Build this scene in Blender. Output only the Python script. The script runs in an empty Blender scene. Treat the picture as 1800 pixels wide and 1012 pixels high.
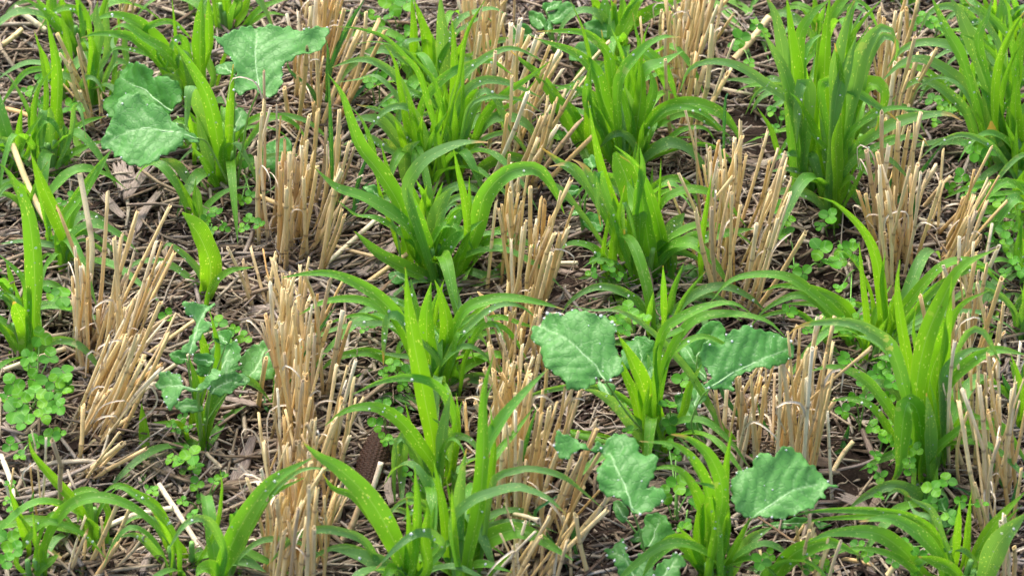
import bpy, math, random
import numpy as np
from mathutils import Vector, Matrix
from mathutils.geometry import delaunay_2d_cdt

random.seed(7); RNG = np.random.default_rng(11)
SC = bpy.context.scene
COL = SC.collection

# ------------------------------------------------------------------ camera, world, sun, exposure
PITCH = math.radians(42); DIST = 2.8; LENS = 105.0
CAM = Vector((0, -DIST*math.cos(PITCH), DIST*math.sin(PITCH)))
cd = bpy.data.cameras.new("camera"); co = bpy.data.objects.new("camera", cd); COL.objects.link(co)
co.location = CAM; co.rotation_euler = (math.pi/2 - PITCH, 0, 0)
cd.lens = LENS; cd.sensor_width = 36; cd.clip_start = 0.05; cd.clip_end = 200
cd.dof.use_dof = True; cd.dof.focus_distance = 2.73; cd.dof.aperture_fstop = 10.0
SC.camera = co
SUN_EL, SUN_AZ = math.radians(62), math.radians(-35)
w = bpy.data.worlds.new("World"); SC.world = w; w.use_nodes = True
nt = w.node_tree; bg = nt.nodes["Background"]
sky = nt.nodes.new("ShaderNodeTexSky"); sky.sky_type = 'NISHITA'; sky.sun_disc = False
sky.sun_elevation = SUN_EL; sky.sun_rotation = SUN_AZ; sky.air_density = 1.0; sky.dust_density = 4.0; sky.ozone_density = 0.6
nt.links.new(sky.outputs[0], bg.inputs[0]); bg.inputs[1].default_value = 0.15
sl = bpy.data.lights.new("sun", 'SUN'); sl.energy = 1.9; sl.angle = math.radians(28); sl.color = (1, 0.96, 0.9)
so = bpy.data.objects.new("sun", sl); COL.objects.link(so)
so.rotation_euler = (math.pi/2 - SUN_EL, 0, math.pi - SUN_AZ)
SC.view_settings.view_transform = 'Standard'; SC.view_settings.look = 'None'
SC.view_settings.exposure = 1.32; SC.view_settings.gamma = 1.0
SC.cycles.max_bounces = 8; SC.cycles.transparent_max_bounces = 8; SC.cycles.transmission_bounces = 6

# ------------------------------------------------------------------ view geometry helpers
FPX = 1800*LENS/36
FWD = Vector((0, math.cos(PITCH), -math.sin(PITCH))); UPV = Vector((0, math.sin(PITCH), math.cos(PITCH)))
TOCAM = -FWD
def ray(px, py):
    return FWD + Vector((1, 0, 0))*((px-900)/FPX) + UPV*((506-py)/FPX)
def at_z(px, py, z):
    d = ray(px, py); return CAM + d*((z-CAM.z)/d.z)
def at_y(px, py, Y, zmin=0.006):
    d = ray(px, py); p = CAM + d*((Y-CAM.y)/d.y)
    if p.z < zmin: p = at_z(px, py, zmin)
    return p
def mpp(p):                       # metres per photo pixel at a point
    return (p-CAM).dot(FWD)/FPX

# terrain relief
_L = RNG.random((64, 64))
def vnoise(x, y, s):
    x = np.asarray(x)/s; y = np.asarray(y)/s
    xi = np.floor(x).astype(int); yi = np.floor(y).astype(int); fx = x-xi; fy = y-yi
    fx = fx*fx*(3-2*fx); fy = fy*fy*(3-2*fy)
    a = _L[xi % 64, yi % 64]; b = _L[(xi+1) % 64, yi % 64]; c = _L[xi % 64, (yi+1) % 64]; d = _L[(xi+1) % 64, (yi+1) % 64]
    return (a*(1-fx)+b*fx)*(1-fy)+(c*(1-fx)+d*fx)*fy - 0.5
def relief(x, y):
    return 0.016*vnoise(x, y, 0.11) + 0.008*vnoise(x+3, y+7, 0.035) + 0.004*vnoise(x+9, y+1, 0.013) - 0.004
def ground_pt(px, py):
    p = at_z(px, py, 0.0); return at_z(px, py, float(relief(p.x, p.y)))

# ------------------------------------------------------------------ materials
def newmat(name):
    m = bpy.data.materials.new(name); m.use_nodes = True
    n = m.node_tree; n.nodes.clear(); return m, n
class NB:
    def __init__(s, n): s.n = n
    def node(s, t, **kw):
        o = s.n.nodes.new(t)
        for k, v in kw.items(): setattr(o, k, v)
        return o
    def link(s, a, b): s.n.links.new(a, b)
    def val(s, i, v):
        if hasattr(v, 'default_value') or hasattr(v, 'links'): s.link(v, i)
        else: i.default_value = v
    def math(s, op, a, b=0.0, c=0.0, clamp=False):
        o = s.node('ShaderNodeMath', operation=op, use_clamp=clamp)
        for i, v in zip(o.inputs, (a, b, c)): s.val(i, v)
        return o.outputs[0]
    def ramp(s, f, stops, interp='LINEAR'):
        o = s.node('ShaderNodeValToRGB'); cr = o.color_ramp; cr.interpolation = interp
        while len(cr.elements) < len(stops): cr.elements.new(0.5)
        for e, (p, c) in zip(cr.elements, stops): e.position = p; e.color = (*c, 1) if len(c) == 3 else c
        s.val(o.inputs[0], f); return o.outputs[0]
    def mix(s, f, a, b, blend='MIX'):
        o = s.node('ShaderNodeMix', data_type='RGBA', blend_type=blend)
        s.val(o.inputs[0], f)
        for i, v in ((6, a), (7, b)):
            if isinstance(v, tuple): o.inputs[i].default_value = (*v, 1)
            else: s.link(v, o.inputs[i])
        return o.outputs[2]
    def noise(s, vec, scale, detail=3, rough=0.55):
        o = s.node('ShaderNodeTexNoise'); o.inputs['Scale'].default_value = scale
        o.inputs['Detail'].default_value = detail; o.inputs['Roughness'].default_value = rough
        if vec is not None: s.link(vec, o.inputs['Vector'])
        return o.outputs[0]
    def mapping(s, vec, scale):
        o = s.node('ShaderNodeMapping'); o.inputs['Scale'].default_value = scale; s.link(vec, o.inputs[0]); return o.outputs[0]
    def bump(s, h, strength, dist):
        o = s.node('ShaderNodeBump'); o.inputs['Strength'].default_value = strength; o.inputs['Distance'].default_value = dist
        s.link(h, o.inputs['Height']); return o.outputs[0]
    def bsdf(s, col, rough, normal=None, spec=0.5):
        o = s.node('ShaderNodeBsdfPrincipled'); s.val(o.inputs['Base Color'], col); s.val(o.inputs['Roughness'], rough)
        o.inputs['Specular IOR Level'].default_value = spec
        if normal is not None: s.link(normal, o.inputs['Normal'])
        return o
    def out(s, sh):
        o = s.node('ShaderNodeOutputMaterial'); s.link(sh, o.inputs[0])

def leaf_shader(b, col, trans_col, rough, normal, tfac, spec=0.5):
    p = b.bsdf(col, rough, normal, spec)
    t = b.node('ShaderNodeBsdfTranslucent'); b.link(trans_col, t.inputs[0])
    if normal is not None: b.link(normal, t.inputs['Normal'])
    m = b.node('ShaderNodeMixShader'); m.inputs[0].default_value = tfac
    b.link(p.outputs[0], m.inputs[1]); b.link(t.outputs[0], m.inputs[2]); b.out(m.outputs[0])

def blade_material(name='grass_blade', dark=False):
    m, n = newmat(name); b = NB(n)
    uv = b.node('ShaderNodeUVMap'); sep = b.node('ShaderNodeSeparateXYZ'); b.link(uv.outputs[0], sep.inputs[0])
    u, v = sep.outputs[0], sep.outputs[1]
    oi = b.node('ShaderNodeObjectInfo'); cs = b.node('ShaderNodeSeparateColor'); b.link(oi.outputs['Color'], cs.inputs[0])
    tone, dry = cs.outputs[0], cs.outputs[1]
    rnd = oi.outputs['Random']
    tc = b.node('ShaderNodeTexCoord').outputs['Object']
    n1 = b.noise(tc, 18, 3); n2 = b.noise(tc, 420, 2)
    # tone 0 young yellow green .. 1 mature blue green, greyish sky sheen painted in
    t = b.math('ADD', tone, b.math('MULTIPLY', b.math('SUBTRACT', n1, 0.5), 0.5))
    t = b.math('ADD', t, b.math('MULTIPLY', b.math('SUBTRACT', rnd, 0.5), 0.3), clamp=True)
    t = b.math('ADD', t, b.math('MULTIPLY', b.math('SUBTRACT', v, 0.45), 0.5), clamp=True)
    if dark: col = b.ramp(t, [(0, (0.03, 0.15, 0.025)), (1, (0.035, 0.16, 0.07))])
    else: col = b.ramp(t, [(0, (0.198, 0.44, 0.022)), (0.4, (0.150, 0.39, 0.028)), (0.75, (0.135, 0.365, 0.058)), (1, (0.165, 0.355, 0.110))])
    # parallel veins and the pale midrib
    wv = b.math('SINE', b.math('MULTIPLY', u, 95.0)); wv = b.math('MULTIPLY', b.math('ADD', wv, 1.0), 0.5)
    stripe = b.math('MULTIPLY', wv, 0.34)
    col = b.mix(stripe, col, (0.05, 0.17, 0.015), 'MIX')
    au = b.math('ABSOLUTE', b.math('SUBTRACT', u, 0.5))
    mid = b.math('SUBTRACT', 1.0, b.math('DIVIDE', au, 0.035), clamp=True)
    col = b.mix(b.math('MULTIPLY', mid, 0.5), col, (0.30, 0.50, 0.20))
    edge = b.math('GREATER_THAN', au, 0.475)
    col = b.mix(b.math('MULTIPLY', edge, 0.35), col, (0.38, 0.5, 0.16))
    # pale flecks
    sp = b.node('ShaderNodeTexVoronoi'); sp.inputs['Scale'].default_value = 1.0
    mp = b.mapping(uv.outputs[0], (8, 46, 1)); ad = b.node('ShaderNodeVectorMath', operation='ADD')
    cmb = b.node('ShaderNodeCombineXYZ'); b.link(b.math('MULTIPLY', rnd, 91.0), cmb.inputs[0]); b.link(b.math('MULTIPLY', rnd, 57.0), cmb.inputs[1])
    b.link(mp, ad.inputs[0]); b.link(cmb.outputs[0], ad.inputs[1]); b.link(ad.outputs[0], sp.inputs['Vector'])
    fl = b.math('LESS_THAN', sp.outputs['Distance'], b.math('MULTIPLY', b.noise(tc, 45, 2), 0.48))
    rg = b.node('ShaderNodeSeparateColor'); b.link(sp.outputs['Color'], rg.inputs[0])
    fl = b.math('MULTIPLY', fl, b.math('GREATER_THAN', rg.outputs[0], 0.55))
    col = b.mix(b.math('MULTIPLY', fl, 0.75), col, (0.48, 0.62, 0.22))
    # blotches and dry tips
    bl = b.math('MULTIPLY', b.math('GREATER_THAN', b.noise(tc, 60, 4), 0.66), b.math('MULTIPLY', dry, 1.0, clamp=True))
    col = b.mix(b.math('MULTIPLY', bl, 0.6), col, (0.45, 0.48, 0.22))
    dt = b.math('SUBTRACT', v, b.math('SUBTRACT', 1.0, b.math('MULTIPLY', dry, 0.10)))
    dt = b.math('ADD', dt, b.math('MULTIPLY', b.math('SUBTRACT', b.noise(tc, 90, 3), 0.5), 0.12))
    dt = b.math('MULTIPLY', dt, 25.0, clamp=True)
    dt = b.math('MULTIPLY', dt, b.math('GREATER_THAN', dry, 0.05))
    col = b.mix(dt, col, (0.50, 0.34, 0.14))
    h = b.math('ADD', b.math('MULTIPLY', wv, 1.0), b.math('MULTIPLY', n2, 0.7))
    nm = b.bump(h, 0.4, 0.0007)
    tcol = b.mix(1.0, col, (1.9, 1.75, 0.5), 'MULTIPLY')
    leaf_shader(b, col, tcol, b.math('ADD', b.math('MULTIPLY', n1, 0.2), 0.36), nm, 0.42, 0.5)
    return m

def broad_material(name, c0, c1, veinc, blue=0.0, tf=0.25):
    m, n = newmat(name); b = NB(n)
    tc = b.node('ShaderNodeTexCoord').outputs['Object']
    at = b.node('ShaderNodeAttribute', attribute_name='vein'); vein = at.outputs['Fac']
    oi = b.node('ShaderNodeObjectInfo')
    n1 = b.noise(tc, 35, 3); n2 = b.noise(tc, 500, 2)
    t = b.math('ADD', b.math('MULTIPLY', n1, 0.9), b.math('MULTIPLY', oi.outputs['Random'], 0.4)); t = b.math('SUBTRACT', t, 0.2, clamp=True)
    col = b.ramp(t, [(0.15, c0), (0.75, c1)])
    vo = b.node('ShaderNodeTexVoronoi', feature='DISTANCE_TO_EDGE'); vo.inputs['Scale'].default_value = 150; dv = b.node('ShaderNodeTexNoise'); dv.inputs['Scale'].default_value = 90; b.link(tc, dv.inputs['Vector']); va = b.node('ShaderNodeVectorMath', operation='MULTIPLY_ADD'); b.link(dv.outputs['Color'], va.inputs[0]); va.inputs[1].default_value = (0.012, 0.012, 0.012); b.link(tc, va.inputs[2]); b.link(va.outputs[0], vo.inputs['Vector'])
    net = b.math('SUBTRACT', 1.0, b.math('DIVIDE', vo.outputs['Distance'], 0.09), clamp=True)
    col = b.mix(b.math('MULTIPLY', net, 0.35), col, (0.045, 0.15, 0.03))
    col = b.mix(b.math('MULTIPLY', b.math('MULTIPLY', vein, b.math('ADD', vein, 0.35)), 0.7), col, veinc)
    h = b.math('ADD', b.math('MULTIPLY', net, -1.0), b.math('MULTIPLY', n2, 0.35))
    nm = b.bump(h, 0.32, 0.0008)
    tcol = b.mix(1.0, col, (1.7, 1.9, 0.45), 'MULTIPLY')
    leaf_shader(b, col, tcol, 0.48, nm, tf, 0.36)
    return m

def clover_material():
    m, n = newmat('clover_leaf'); b = NB(n)
    tc = b.node('ShaderNodeTexCoord').outputs['Object']
    uv = b.node('ShaderNodeUVMap'); sep = b.node('ShaderNodeSeparateXYZ'); b.link(uv.outputs[0], sep.inputs[0])
    oi = b.node('ShaderNodeObjectInfo'); n1 = b.noise(tc, 60, 3)
    t = b.math('ADD', b.math('MULTIPLY', n1, 0.5), b.math('MULTIPLY', oi.outputs['Random'], 0.6)); 
    col = b.ramp(t, [(0.2, (0.035, 0.155, 0.012)), (0.55, (0.068, 0.26, 0.010)), (0.95, (0.145, 0.35, 0.008))])
    # side veins fanning from the midrib and the pale chevron
    au = b.math('ABSOLUTE', b.math('SUBTRACT', sep.outputs[0], 0.5))
    vv = b.math('SINE', b.math('MULTIPLY', b.math('SUBTRACT', sep.outputs[1], b.math('MULTIPLY', au, 0.7)), 75.0))
    vv = b.math('POWER', b.math('MULTIPLY', b.math('ADD', vv, 1.0), 0.5), 4.0)
    mid = b.math('SUBTRACT', 1.0, b.math('DIVIDE', au, 0.03), clamp=True)
    col = b.mix(b.math('MULTIPLY', b.math('MAXIMUM', b.math('MULTIPLY', vv, 0.35), mid), 0.35), col, (0.25, 0.48, 0.12))
    ch = b.math('ABSOLUTE', b.math('SUBTRACT', b.math('SUBTRACT', sep.outputs[1], b.math('MULTIPLY', au, 0.5)), 0.33))
    ch = b.math('SUBTRACT', 1.0, b.math('DIVIDE', ch, 0.09), clamp=True)
    col = b.mix(b.math('MULTIPLY', ch, b.math('MULTIPLY', b.math('GREATER_THAN', oi.outputs['Random'], 0.5), 0.35)), col, (0.28, 0.48, 0.2))
    nm = b.bump(b.math('MULTIPLY', vv, -1.0), 0.2, 0.0006)
    tcol = b.mix(1.0, col, (1.8, 1.8, 0.5), 'MULTIPLY')
    leaf_shader(b, col, tcol, 0.5, nm, 0.28, 0.25)
    return m

def stem_material():
    m, n = newmat('green_stem'); b = NB(n)
    tc = b.node('ShaderNodeTexCoord').outputs['Object']; st = b.mapping(tc, (1, 1, 0.06))
    oi = b.node('ShaderNodeObjectInfo')
    col = b.ramp(b.noise(st, 600, 3), [(0.3, (0.12, 0.30, 0.045)), (0.7, (0.22, 0.42, 0.10))])
    p = b.bsdf(col, 0.45, b.bump(b.noise(st, 900, 2), 0.3, 0.0004)); b.out(p.outputs[0]); return m

def straw_material(name='straw', pale=False):
    m, n = newmat(name); b = NB(n)
    tc = b.node('ShaderNodeTexCoord').outputs['Object']
    oi = b.node('ShaderNodeObjectInfo'); rnd = oi.outputs['Random']
    cmb = b.node('ShaderNodeCombineXYZ'); b.link(b.math('MULTIPLY', rnd, 13.0), cmb.inputs[0]); b.link(b.math('MULTIPLY', rnd, 7.0), cmb.inputs[2])
    ad = b.node('ShaderNodeVectorMath', operation='ADD'); b.link(tc, ad.inputs[0]); b.link(cmb.outputs[0], ad.inputs[1])
    st = b.mapping(ad.outputs[0], (1, 1, 0.045))
    fib = b.noise(st, 1500, 4, 0.65); bl = b.noise(b.mapping(ad.outputs[0], (1, 1, 0.35)), 90, 4, 0.6)
    base = b.ramp(rnd, [(0.0, (0.72, 0.51, 0.19)), (0.22, (0.82, 0.64, 0.31)), (0.38, (0.62, 0.38, 0.10)), (0.55, (0.80, 0.63, 0.33)), (0.68, (0.87, 0.77, 0.54)), (0.80, (0.40, 0.27, 0.14)), (0.9, (0.72, 0.54, 0.27)), (1.0, (0.62, 0.33, 0.07))])
    col = b.mix(b.math('MULTIPLY', b.math('SUBTRACT', fib, 0.3), 0.9, clamp=True), base, (0.82, 0.69, 0.45))
    stain = b.math('MULTIPLY', b.math('SUBTRACT', bl, 0.50), 3.5, clamp=True)
    col = b.mix(b.math('MULTIPLY', stain, 0.5), col, (0.30, 0.185, 0.085))
    streak = b.math('MULTIPLY', b.math('SUBTRACT', b.noise(st, 800, 3), 0.55), 5.0, clamp=True)
    col = b.mix(b.math('MULTIPLY', streak, 0.45), col, (0.30, 0.19, 0.09))
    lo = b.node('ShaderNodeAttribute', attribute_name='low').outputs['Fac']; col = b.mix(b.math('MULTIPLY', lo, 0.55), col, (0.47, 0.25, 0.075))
    nd = b.node('ShaderNodeAttribute', attribute_name='node').outputs['Fac']
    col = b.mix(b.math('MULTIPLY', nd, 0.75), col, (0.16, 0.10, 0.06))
    nm = b.bump(fib, 0.5, 0.0008)
    p = b.bsdf(col, 0.62, nm, 0.3); b.out(p.outputs[0]); return m

def litter_material(name='litter', kind=0):
    m, n = newmat(name); b = NB(n)
    tc = b.node('ShaderNodeTexCoord').outputs['Object']
    g = b.node('ShaderNodeNewGeometry').outputs['Random Per Island']
    if kind == 0: col = b.ramp(g, [(0.0, (0.016, 0.009, 0.006)), (0.20, (0.06, 0.036, 0.026)), (0.32, (0.24, 0.17, 0.12)), (0.5, (0.50, 0.385, 0.28)), (0.72, (0.72, 0.575, 0.40)), (0.9, (0.84, 0.75, 0.62)), (1.0, (0.38, 0.31, 0.29))])
    elif kind == 2: col = b.ramp(g, [(0.0, (0.30, 0.21, 0.14)), (0.3, (0.60, 0.47, 0.31)), (0.55, (0.82, 0.71, 0.51)), (0.8, (0.56, 0.48, 0.42)), (1.0, (0.44, 0.29, 0.16))])
    else: col = b.ramp(g, [(0, (0.26, 0.19, 0.15)), (0.5, (0.58, 0.48, 0.40)), (1, (0.44, 0.33, 0.25))])
    uv = b.node('ShaderNodeUVMap').outputs[0]
    f = b.noise(b.mapping(uv, (26, 3, 1)), 1.0, 4, 0.7)
    col = b.mix(b.math('MULTIPLY', b.math('SUBTRACT', f, 0.42), 3.0, clamp=True), b.mix(0.72, col, (0.025, 0.014, 0.009)), col)
    nz = b.noise(tc, 160, 4)
    col = b.mix(b.math('MULTIPLY', b.math('SUBTRACT', nz, 0.55), 3.0, clamp=True), col, (0.12, 0.085, 0.07))
    p = b.bsdf(col, 0.8, b.bump(f, 0.7, 0.0012), 0.2); b.out(p.outputs[0]); return m

def soil_material():
    m, n = newmat('soil'); b = NB(n)
    tc = b.node('ShaderNodeTexCoord').outputs['Object']
    a = b.noise(tc, 25, 8, 0.65); c = b.noise(tc, 350, 6, 0.7)
    col = b.ramp(a, [(0.3, (0.016, 0.010, 0.007)), (0.55, (0.038, 0.024, 0.017)), (0.75, (0.085, 0.055, 0.040))])
    col = b.mix(b.math('MULTIPLY', b.math('SUBTRACT', c, 0.58), 4.0, clamp=True), col, (0.26, 0.19, 0.14))
    p = b.bsdf(col, 0.92, b.bump(c, 1.0, 0.004), 0.2); b.out(p.outputs[0]); return m

def cob_material():
    m, n = newmat('corn_cob'); b = NB(n)
    tc = b.node('ShaderNodeTexCoord').outputs['Object']
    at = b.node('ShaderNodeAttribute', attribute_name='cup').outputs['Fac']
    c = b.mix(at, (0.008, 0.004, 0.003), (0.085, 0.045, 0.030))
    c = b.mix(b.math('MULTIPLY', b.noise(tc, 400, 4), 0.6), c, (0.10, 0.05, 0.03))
    p = b.bsdf(c, 0.75, None, 0.3); b.out(p.outputs[0]); return m

def water_material():
    m, n = newmat('water_drop'); b = NB(n)
    p = b.bsdf((0.97, 0.99, 1.0, 1), 0.03, None, 0.9); p.inputs['Transmission Weight'].default_value = 0.6; p.inputs['IOR'].default_value = 1.33  # partly opaque white: bright sky glint painted into the bead colour
    b.out(p.outputs[0]); return m

def rib_material():
    m, n = newmat('pale_midrib'); b = NB(n); tc = b.node('ShaderNodeTexCoord').outputs['Object']
    col = b.ramp(b.noise(tc, 300, 2), [(0.3, (0.22, 0.42, 0.15)), (0.7, (0.36, 0.54, 0.27))]); p = b.bsdf(col, 0.45); b.out(p.outputs[0]); return m
M_RIB = rib_material()
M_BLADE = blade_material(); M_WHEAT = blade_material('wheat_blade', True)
M_BRAS = broad_material('brassica_leaf', (0.055, 0.215, 0.030), (0.115, 0.31, 0.070), (0.36, 0.55, 0.26), tf=0.22)
M_WEED = broad_material('weed_leaf', (0.038, 0.175, 0.018), (0.07, 0.26, 0.030), (0.20, 0.40, 0.13), tf=0.22)
M_CLOV = clover_material(); M_STEM = stem_material(); M_STRAW = straw_material()
M_LIT = litter_material(); M_LIT2 = litter_material('pale_straw_litter', 2); M_RES = litter_material('weathered_residue', 1); M_SOIL = soil_material(); M_COB = cob_material(); M_WATER = water_material()
def pale_material():
    m, n = newmat('pale_sheath'); b = NB(n)
    tc = b.node('ShaderNodeTexCoord').outputs['Object']
    col = b.ramp(b.noise(b.mapping(tc, (1, 1, 0.1)), 700, 3), [(0.3, (0.55, 0.42, 0.27)), (0.7, (0.82, 0.74, 0.6))])
    p = b.bsdf(col, 0.6, None, 0.3); b.out(p.outputs[0]); return m
M_PALE = pale_material()

# ------------------------------------------------------------------ object helpers
def link(o, parent=None):
    COL.objects.link(o)
    if parent is not None:
        o.parent = parent; o.matrix_parent_inverse = Matrix.Identity(4)
    return o
def thing(name, label, cat, loc, group=None):
    o = bpy.data.objects.new(name, None); o.empty_display_size = 0.02; o.location = loc; link(o)
    o['label'] = label; o['category'] = cat
    if group: o['group'] = group
    return o
def world_loc(p):
    v = Vector((0, 0, 0))
    while p is not None: v = v + p.location; p = p.parent
    return v
def mesh(name, V, F, mat, parent=None, uv=None, attr=None, smooth=True):
    """V in world space; the object sits at its first vertex so that it is local to its own root."""
    V = np.asarray(V, dtype=float); o0 = V[0].copy()
    me = bpy.data.meshes.new(name); me.from_pydata((V-o0).tolist(), [], F)
    if uv is not None:
        ul = me.uv_layers.new(name='UVMap'); vi = np.empty(len(me.loops), dtype=np.int32); me.loops.foreach_get('vertex_index', vi)
        ul.data.foreach_set('uv', np.asarray(uv, dtype=np.float32)[vi].ravel())
    for k, a in (attr or {}).items():
        at = me.attributes.new(k, 'FLOAT', 'POINT'); at.data.foreach_set('value', np.asarray(a, dtype=np.float32))
    if smooth: me.polygons.foreach_set('use_smooth', [True]*len(me.polygons))
    me.materials.append(mat)
    o = bpy.data.objects.new(name, me); o.location = Vector(o0) - world_loc(parent); return link(o, parent)
def catmull(P, n):
    P = np.asarray(P, dtype=float)
    if len(P) == 2: t = np.linspace(0, 1, n)[:, None]; return P[0]*(1-t)+P[1]*t
    Q = np.vstack([2*P[0]-P[1], P, 2*P[-1]-P[-2]]); out = []
    K = 12
    for i in range(1, len(Q)-2):
        t = np.linspace(0, 1, K, endpoint=False)[:, None]
        p0, p1, p2, p3 = Q[i-1], Q[i], Q[i+1], Q[i+2]
        out.append(0.5*((2*p1)+(-p0+p2)*t+(2*p0-5*p1+4*p2-p3)*t*t+(-p0+3*p1-3*p2+p3)*t**3))
    out = np.vstack(out+[P[-1:]])
    d = np.r_[0, np.cumsum(np.linalg.norm(np.diff(out, axis=0), axis=1))]
    s = np.linspace(0, d[-1], n)
    return np.stack([np.interp(s, d, out[:, k]) for k in range(out.shape[1])], 1)
def norm(a): return a/(np.linalg.norm(a, axis=-1, keepdims=True)+1e-12)

def ribbon(name, P, width, mat, parent, roll=0.0, twist=0.0, cup=0.18, color=(0.5, 0, 0), across=7, ref=None):
    """a leaf blade along P (n,3) with width (n,) in metres"""
    n = len(P); T = norm(np.gradient(P, axis=0)); N0 = np.array(ref if ref is not None else norm(np.array(TOCAM)*0.75+np.array([0, 0, 0.4])))
    W = np.zeros_like(P); prev = None
    for i in range(n):
        c = np.cross(T[i], N0); l = np.linalg.norm(c)
        c = c/l if l > 0.05 else (prev if prev is not None else np.array([1., 0, 0]))
        if prev is not None and np.dot(c, prev) < 0: c = -c
        if prev is not None: c = norm(c*0.5+prev*0.5)
        W[i] = c; prev = c
    W = norm(W - T*np.sum(W*T, 1, keepdims=True)); N = np.cross(W, T); s = np.linspace(0, 1, n)
    sg = np.sign(np.sum(N*N0)); N = N*sg
    a = (roll + twist*(s-0.3))[:, None]; W2 = W*np.cos(a)+N*np.sin(a); N2 = -W*np.sin(a)+N*np.cos(a)
    us = np.linspace(-1, 1, across); V = []; UV = []; ph = random.random()*6.3; fr = random.uniform(3, 6)
    for j, u in enumerate(us):
        rip = 0.05*np.sin(ph+fr*s*6.28+u*2.0)*abs(u)*width
        cupv = (cup*width*(u*u-0.35)) - 0.035*width*math.exp(-(u/0.16)**2)
        V.append(P + W2*(u*width*0.5*(1-0.10*u*u))[:, None] + N2*(rip+cupv)[:, None]); UV.append(np.stack([np.full(n, (u+1)/2), s], 1))
    V = np.stack(V, 1).reshape(-1, 3); UV = np.stack(UV, 1).reshape(-1, 2)
    F = [(i*across+j, i*across+j+1, (i+1)*across+j+1, (i+1)*across+j) for i in range(n-1) for j in range(across-1)]
    o = mesh(name, V, F, mat, parent, UV); o.color = (*color, 1)
    o['_'] = 0; del o['_']
    return o, P, N2, W2

def tube(P, R, sides=8, cap=True):
    P = np.asarray(P); R = np.asarray(R)*np.ones(len(P)); T = norm(np.gradient(P, axis=0))
    ref = np.array([0.3, 1, 0.2]) if abs(T[0][1]) < 0.85 else np.array([1., 0, 0.1])
    A = norm(np.cross(T, ref)); B = np.cross(T, A); th = np.linspace(0, 2*math.pi, sides, endpoint=False)
    V = (P[:, None]+R[:, None, None]*(A[:, None]*np.cos(th)[None, :, None]+B[:, None]*np.sin(th)[None, :, None])).reshape(-1, 3)
    F = [(i*sides+j, i*sides+(j+1) % sides, (i+1)*sides+(j+1) % sides, (i+1)*sides+j) for i in range(len(P)-1) for j in range(sides)]
    if cap: F.append(tuple(range(sides-1, -1, -1))); F.append(tuple((len(P)-1)*sides+j for j in range(sides)))
    return V, F

def drops(parent, pts, norms, sizes):
    """dew: flattened beads sitting on a leaf"""
    V = []; F = []
    for p, nn, r in zip(pts, norms, sizes):
        nn = norm(np.asarray(nn)); a = norm(np.cross(nn, [0.3, 0.8, 0.52])); c = np.cross(nn, a); o = len(V)
        V.append(p+nn*r*0.75)
        for k, (h, rr) in enumerate(((0.62, 0.55), (0.25, 0.95), (-0.1, 0.9))):
            for j in range(8): t = j*math.pi/4; V.append(p+nn*r*h+(a*math.cos(t)+c*math.sin(t))*r*rr)
        for j in range(8):
            F.append((o, o+1+j, o+1+(j+1) % 8))
            for k in range(2): F.append((o+1+8*k+j, o+9+8*k+j, o+9+8*k+(j+1) % 8, o+1+8*k+(j+1) % 8))
    o = mesh('dew', V, F, M_WATER, parent); o['kind'] = 'stuff'; return o

# ------------------------------------------------------------------ the ground
def axis(a, b, fine, far):
    inner = np.arange(a, b+fine/2, fine); st = []; x = b; d = fine
    while x < far: d *= 1.35; x += d; st.append(x)
    st = np.array(st); return np.concatenate([(a-(st-b))[::-1], inner, st])
gx = axis(-0.8, 0.8, 0.006, 40); gy = axis(-0.6, 0.7, 0.006, 40)
X, Y = np.meshgrid(gx, gy, indexing='ij'); Z = relief(X, Y) + 0.003*vnoise(X, Y, 0.008)
V = np.stack([X, Y, Z], -1).reshape(-1, 3); ny = len(gy); nx = len(gx)
ii, jj = np.meshgrid(np.arange(nx-1), np.arange(ny-1), indexing='ij'); q = (ii*ny+jj).ravel()
F = np.stack([q, q+ny, q+ny+1, q+1], 1)
def big_mesh(name, V, F, mat, uv=None, smooth=True):
    k = F.shape[1]; me = bpy.data.meshes.new(name); me.vertices.add(len(V)); me.vertices.foreach_set('co', V.astype(np.float32).ravel())
    me.loops.add(F.size); me.loops.foreach_set('vertex_index', F.astype(np.int32).ravel())
    me.polygons.add(len(F)); me.polygons.foreach_set('loop_start', np.arange(0, F.size, k, dtype=np.int32)); me.update(calc_edges=True)
    if uv is not None:
        ul = me.uv_layers.new(name='UVMap'); ul.data.foreach_set('uv', uv[F.ravel()].astype(np.float32).ravel())
    if smooth: me.polygons.foreach_set('use_smooth', np.ones(len(F), dtype=bool))
    me.materials.append(mat); o = bpy.data.objects.new(name, me); return link(o)
g = big_mesh('ground', V, F, M_SOIL); g['kind'] = 'structure'

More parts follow.
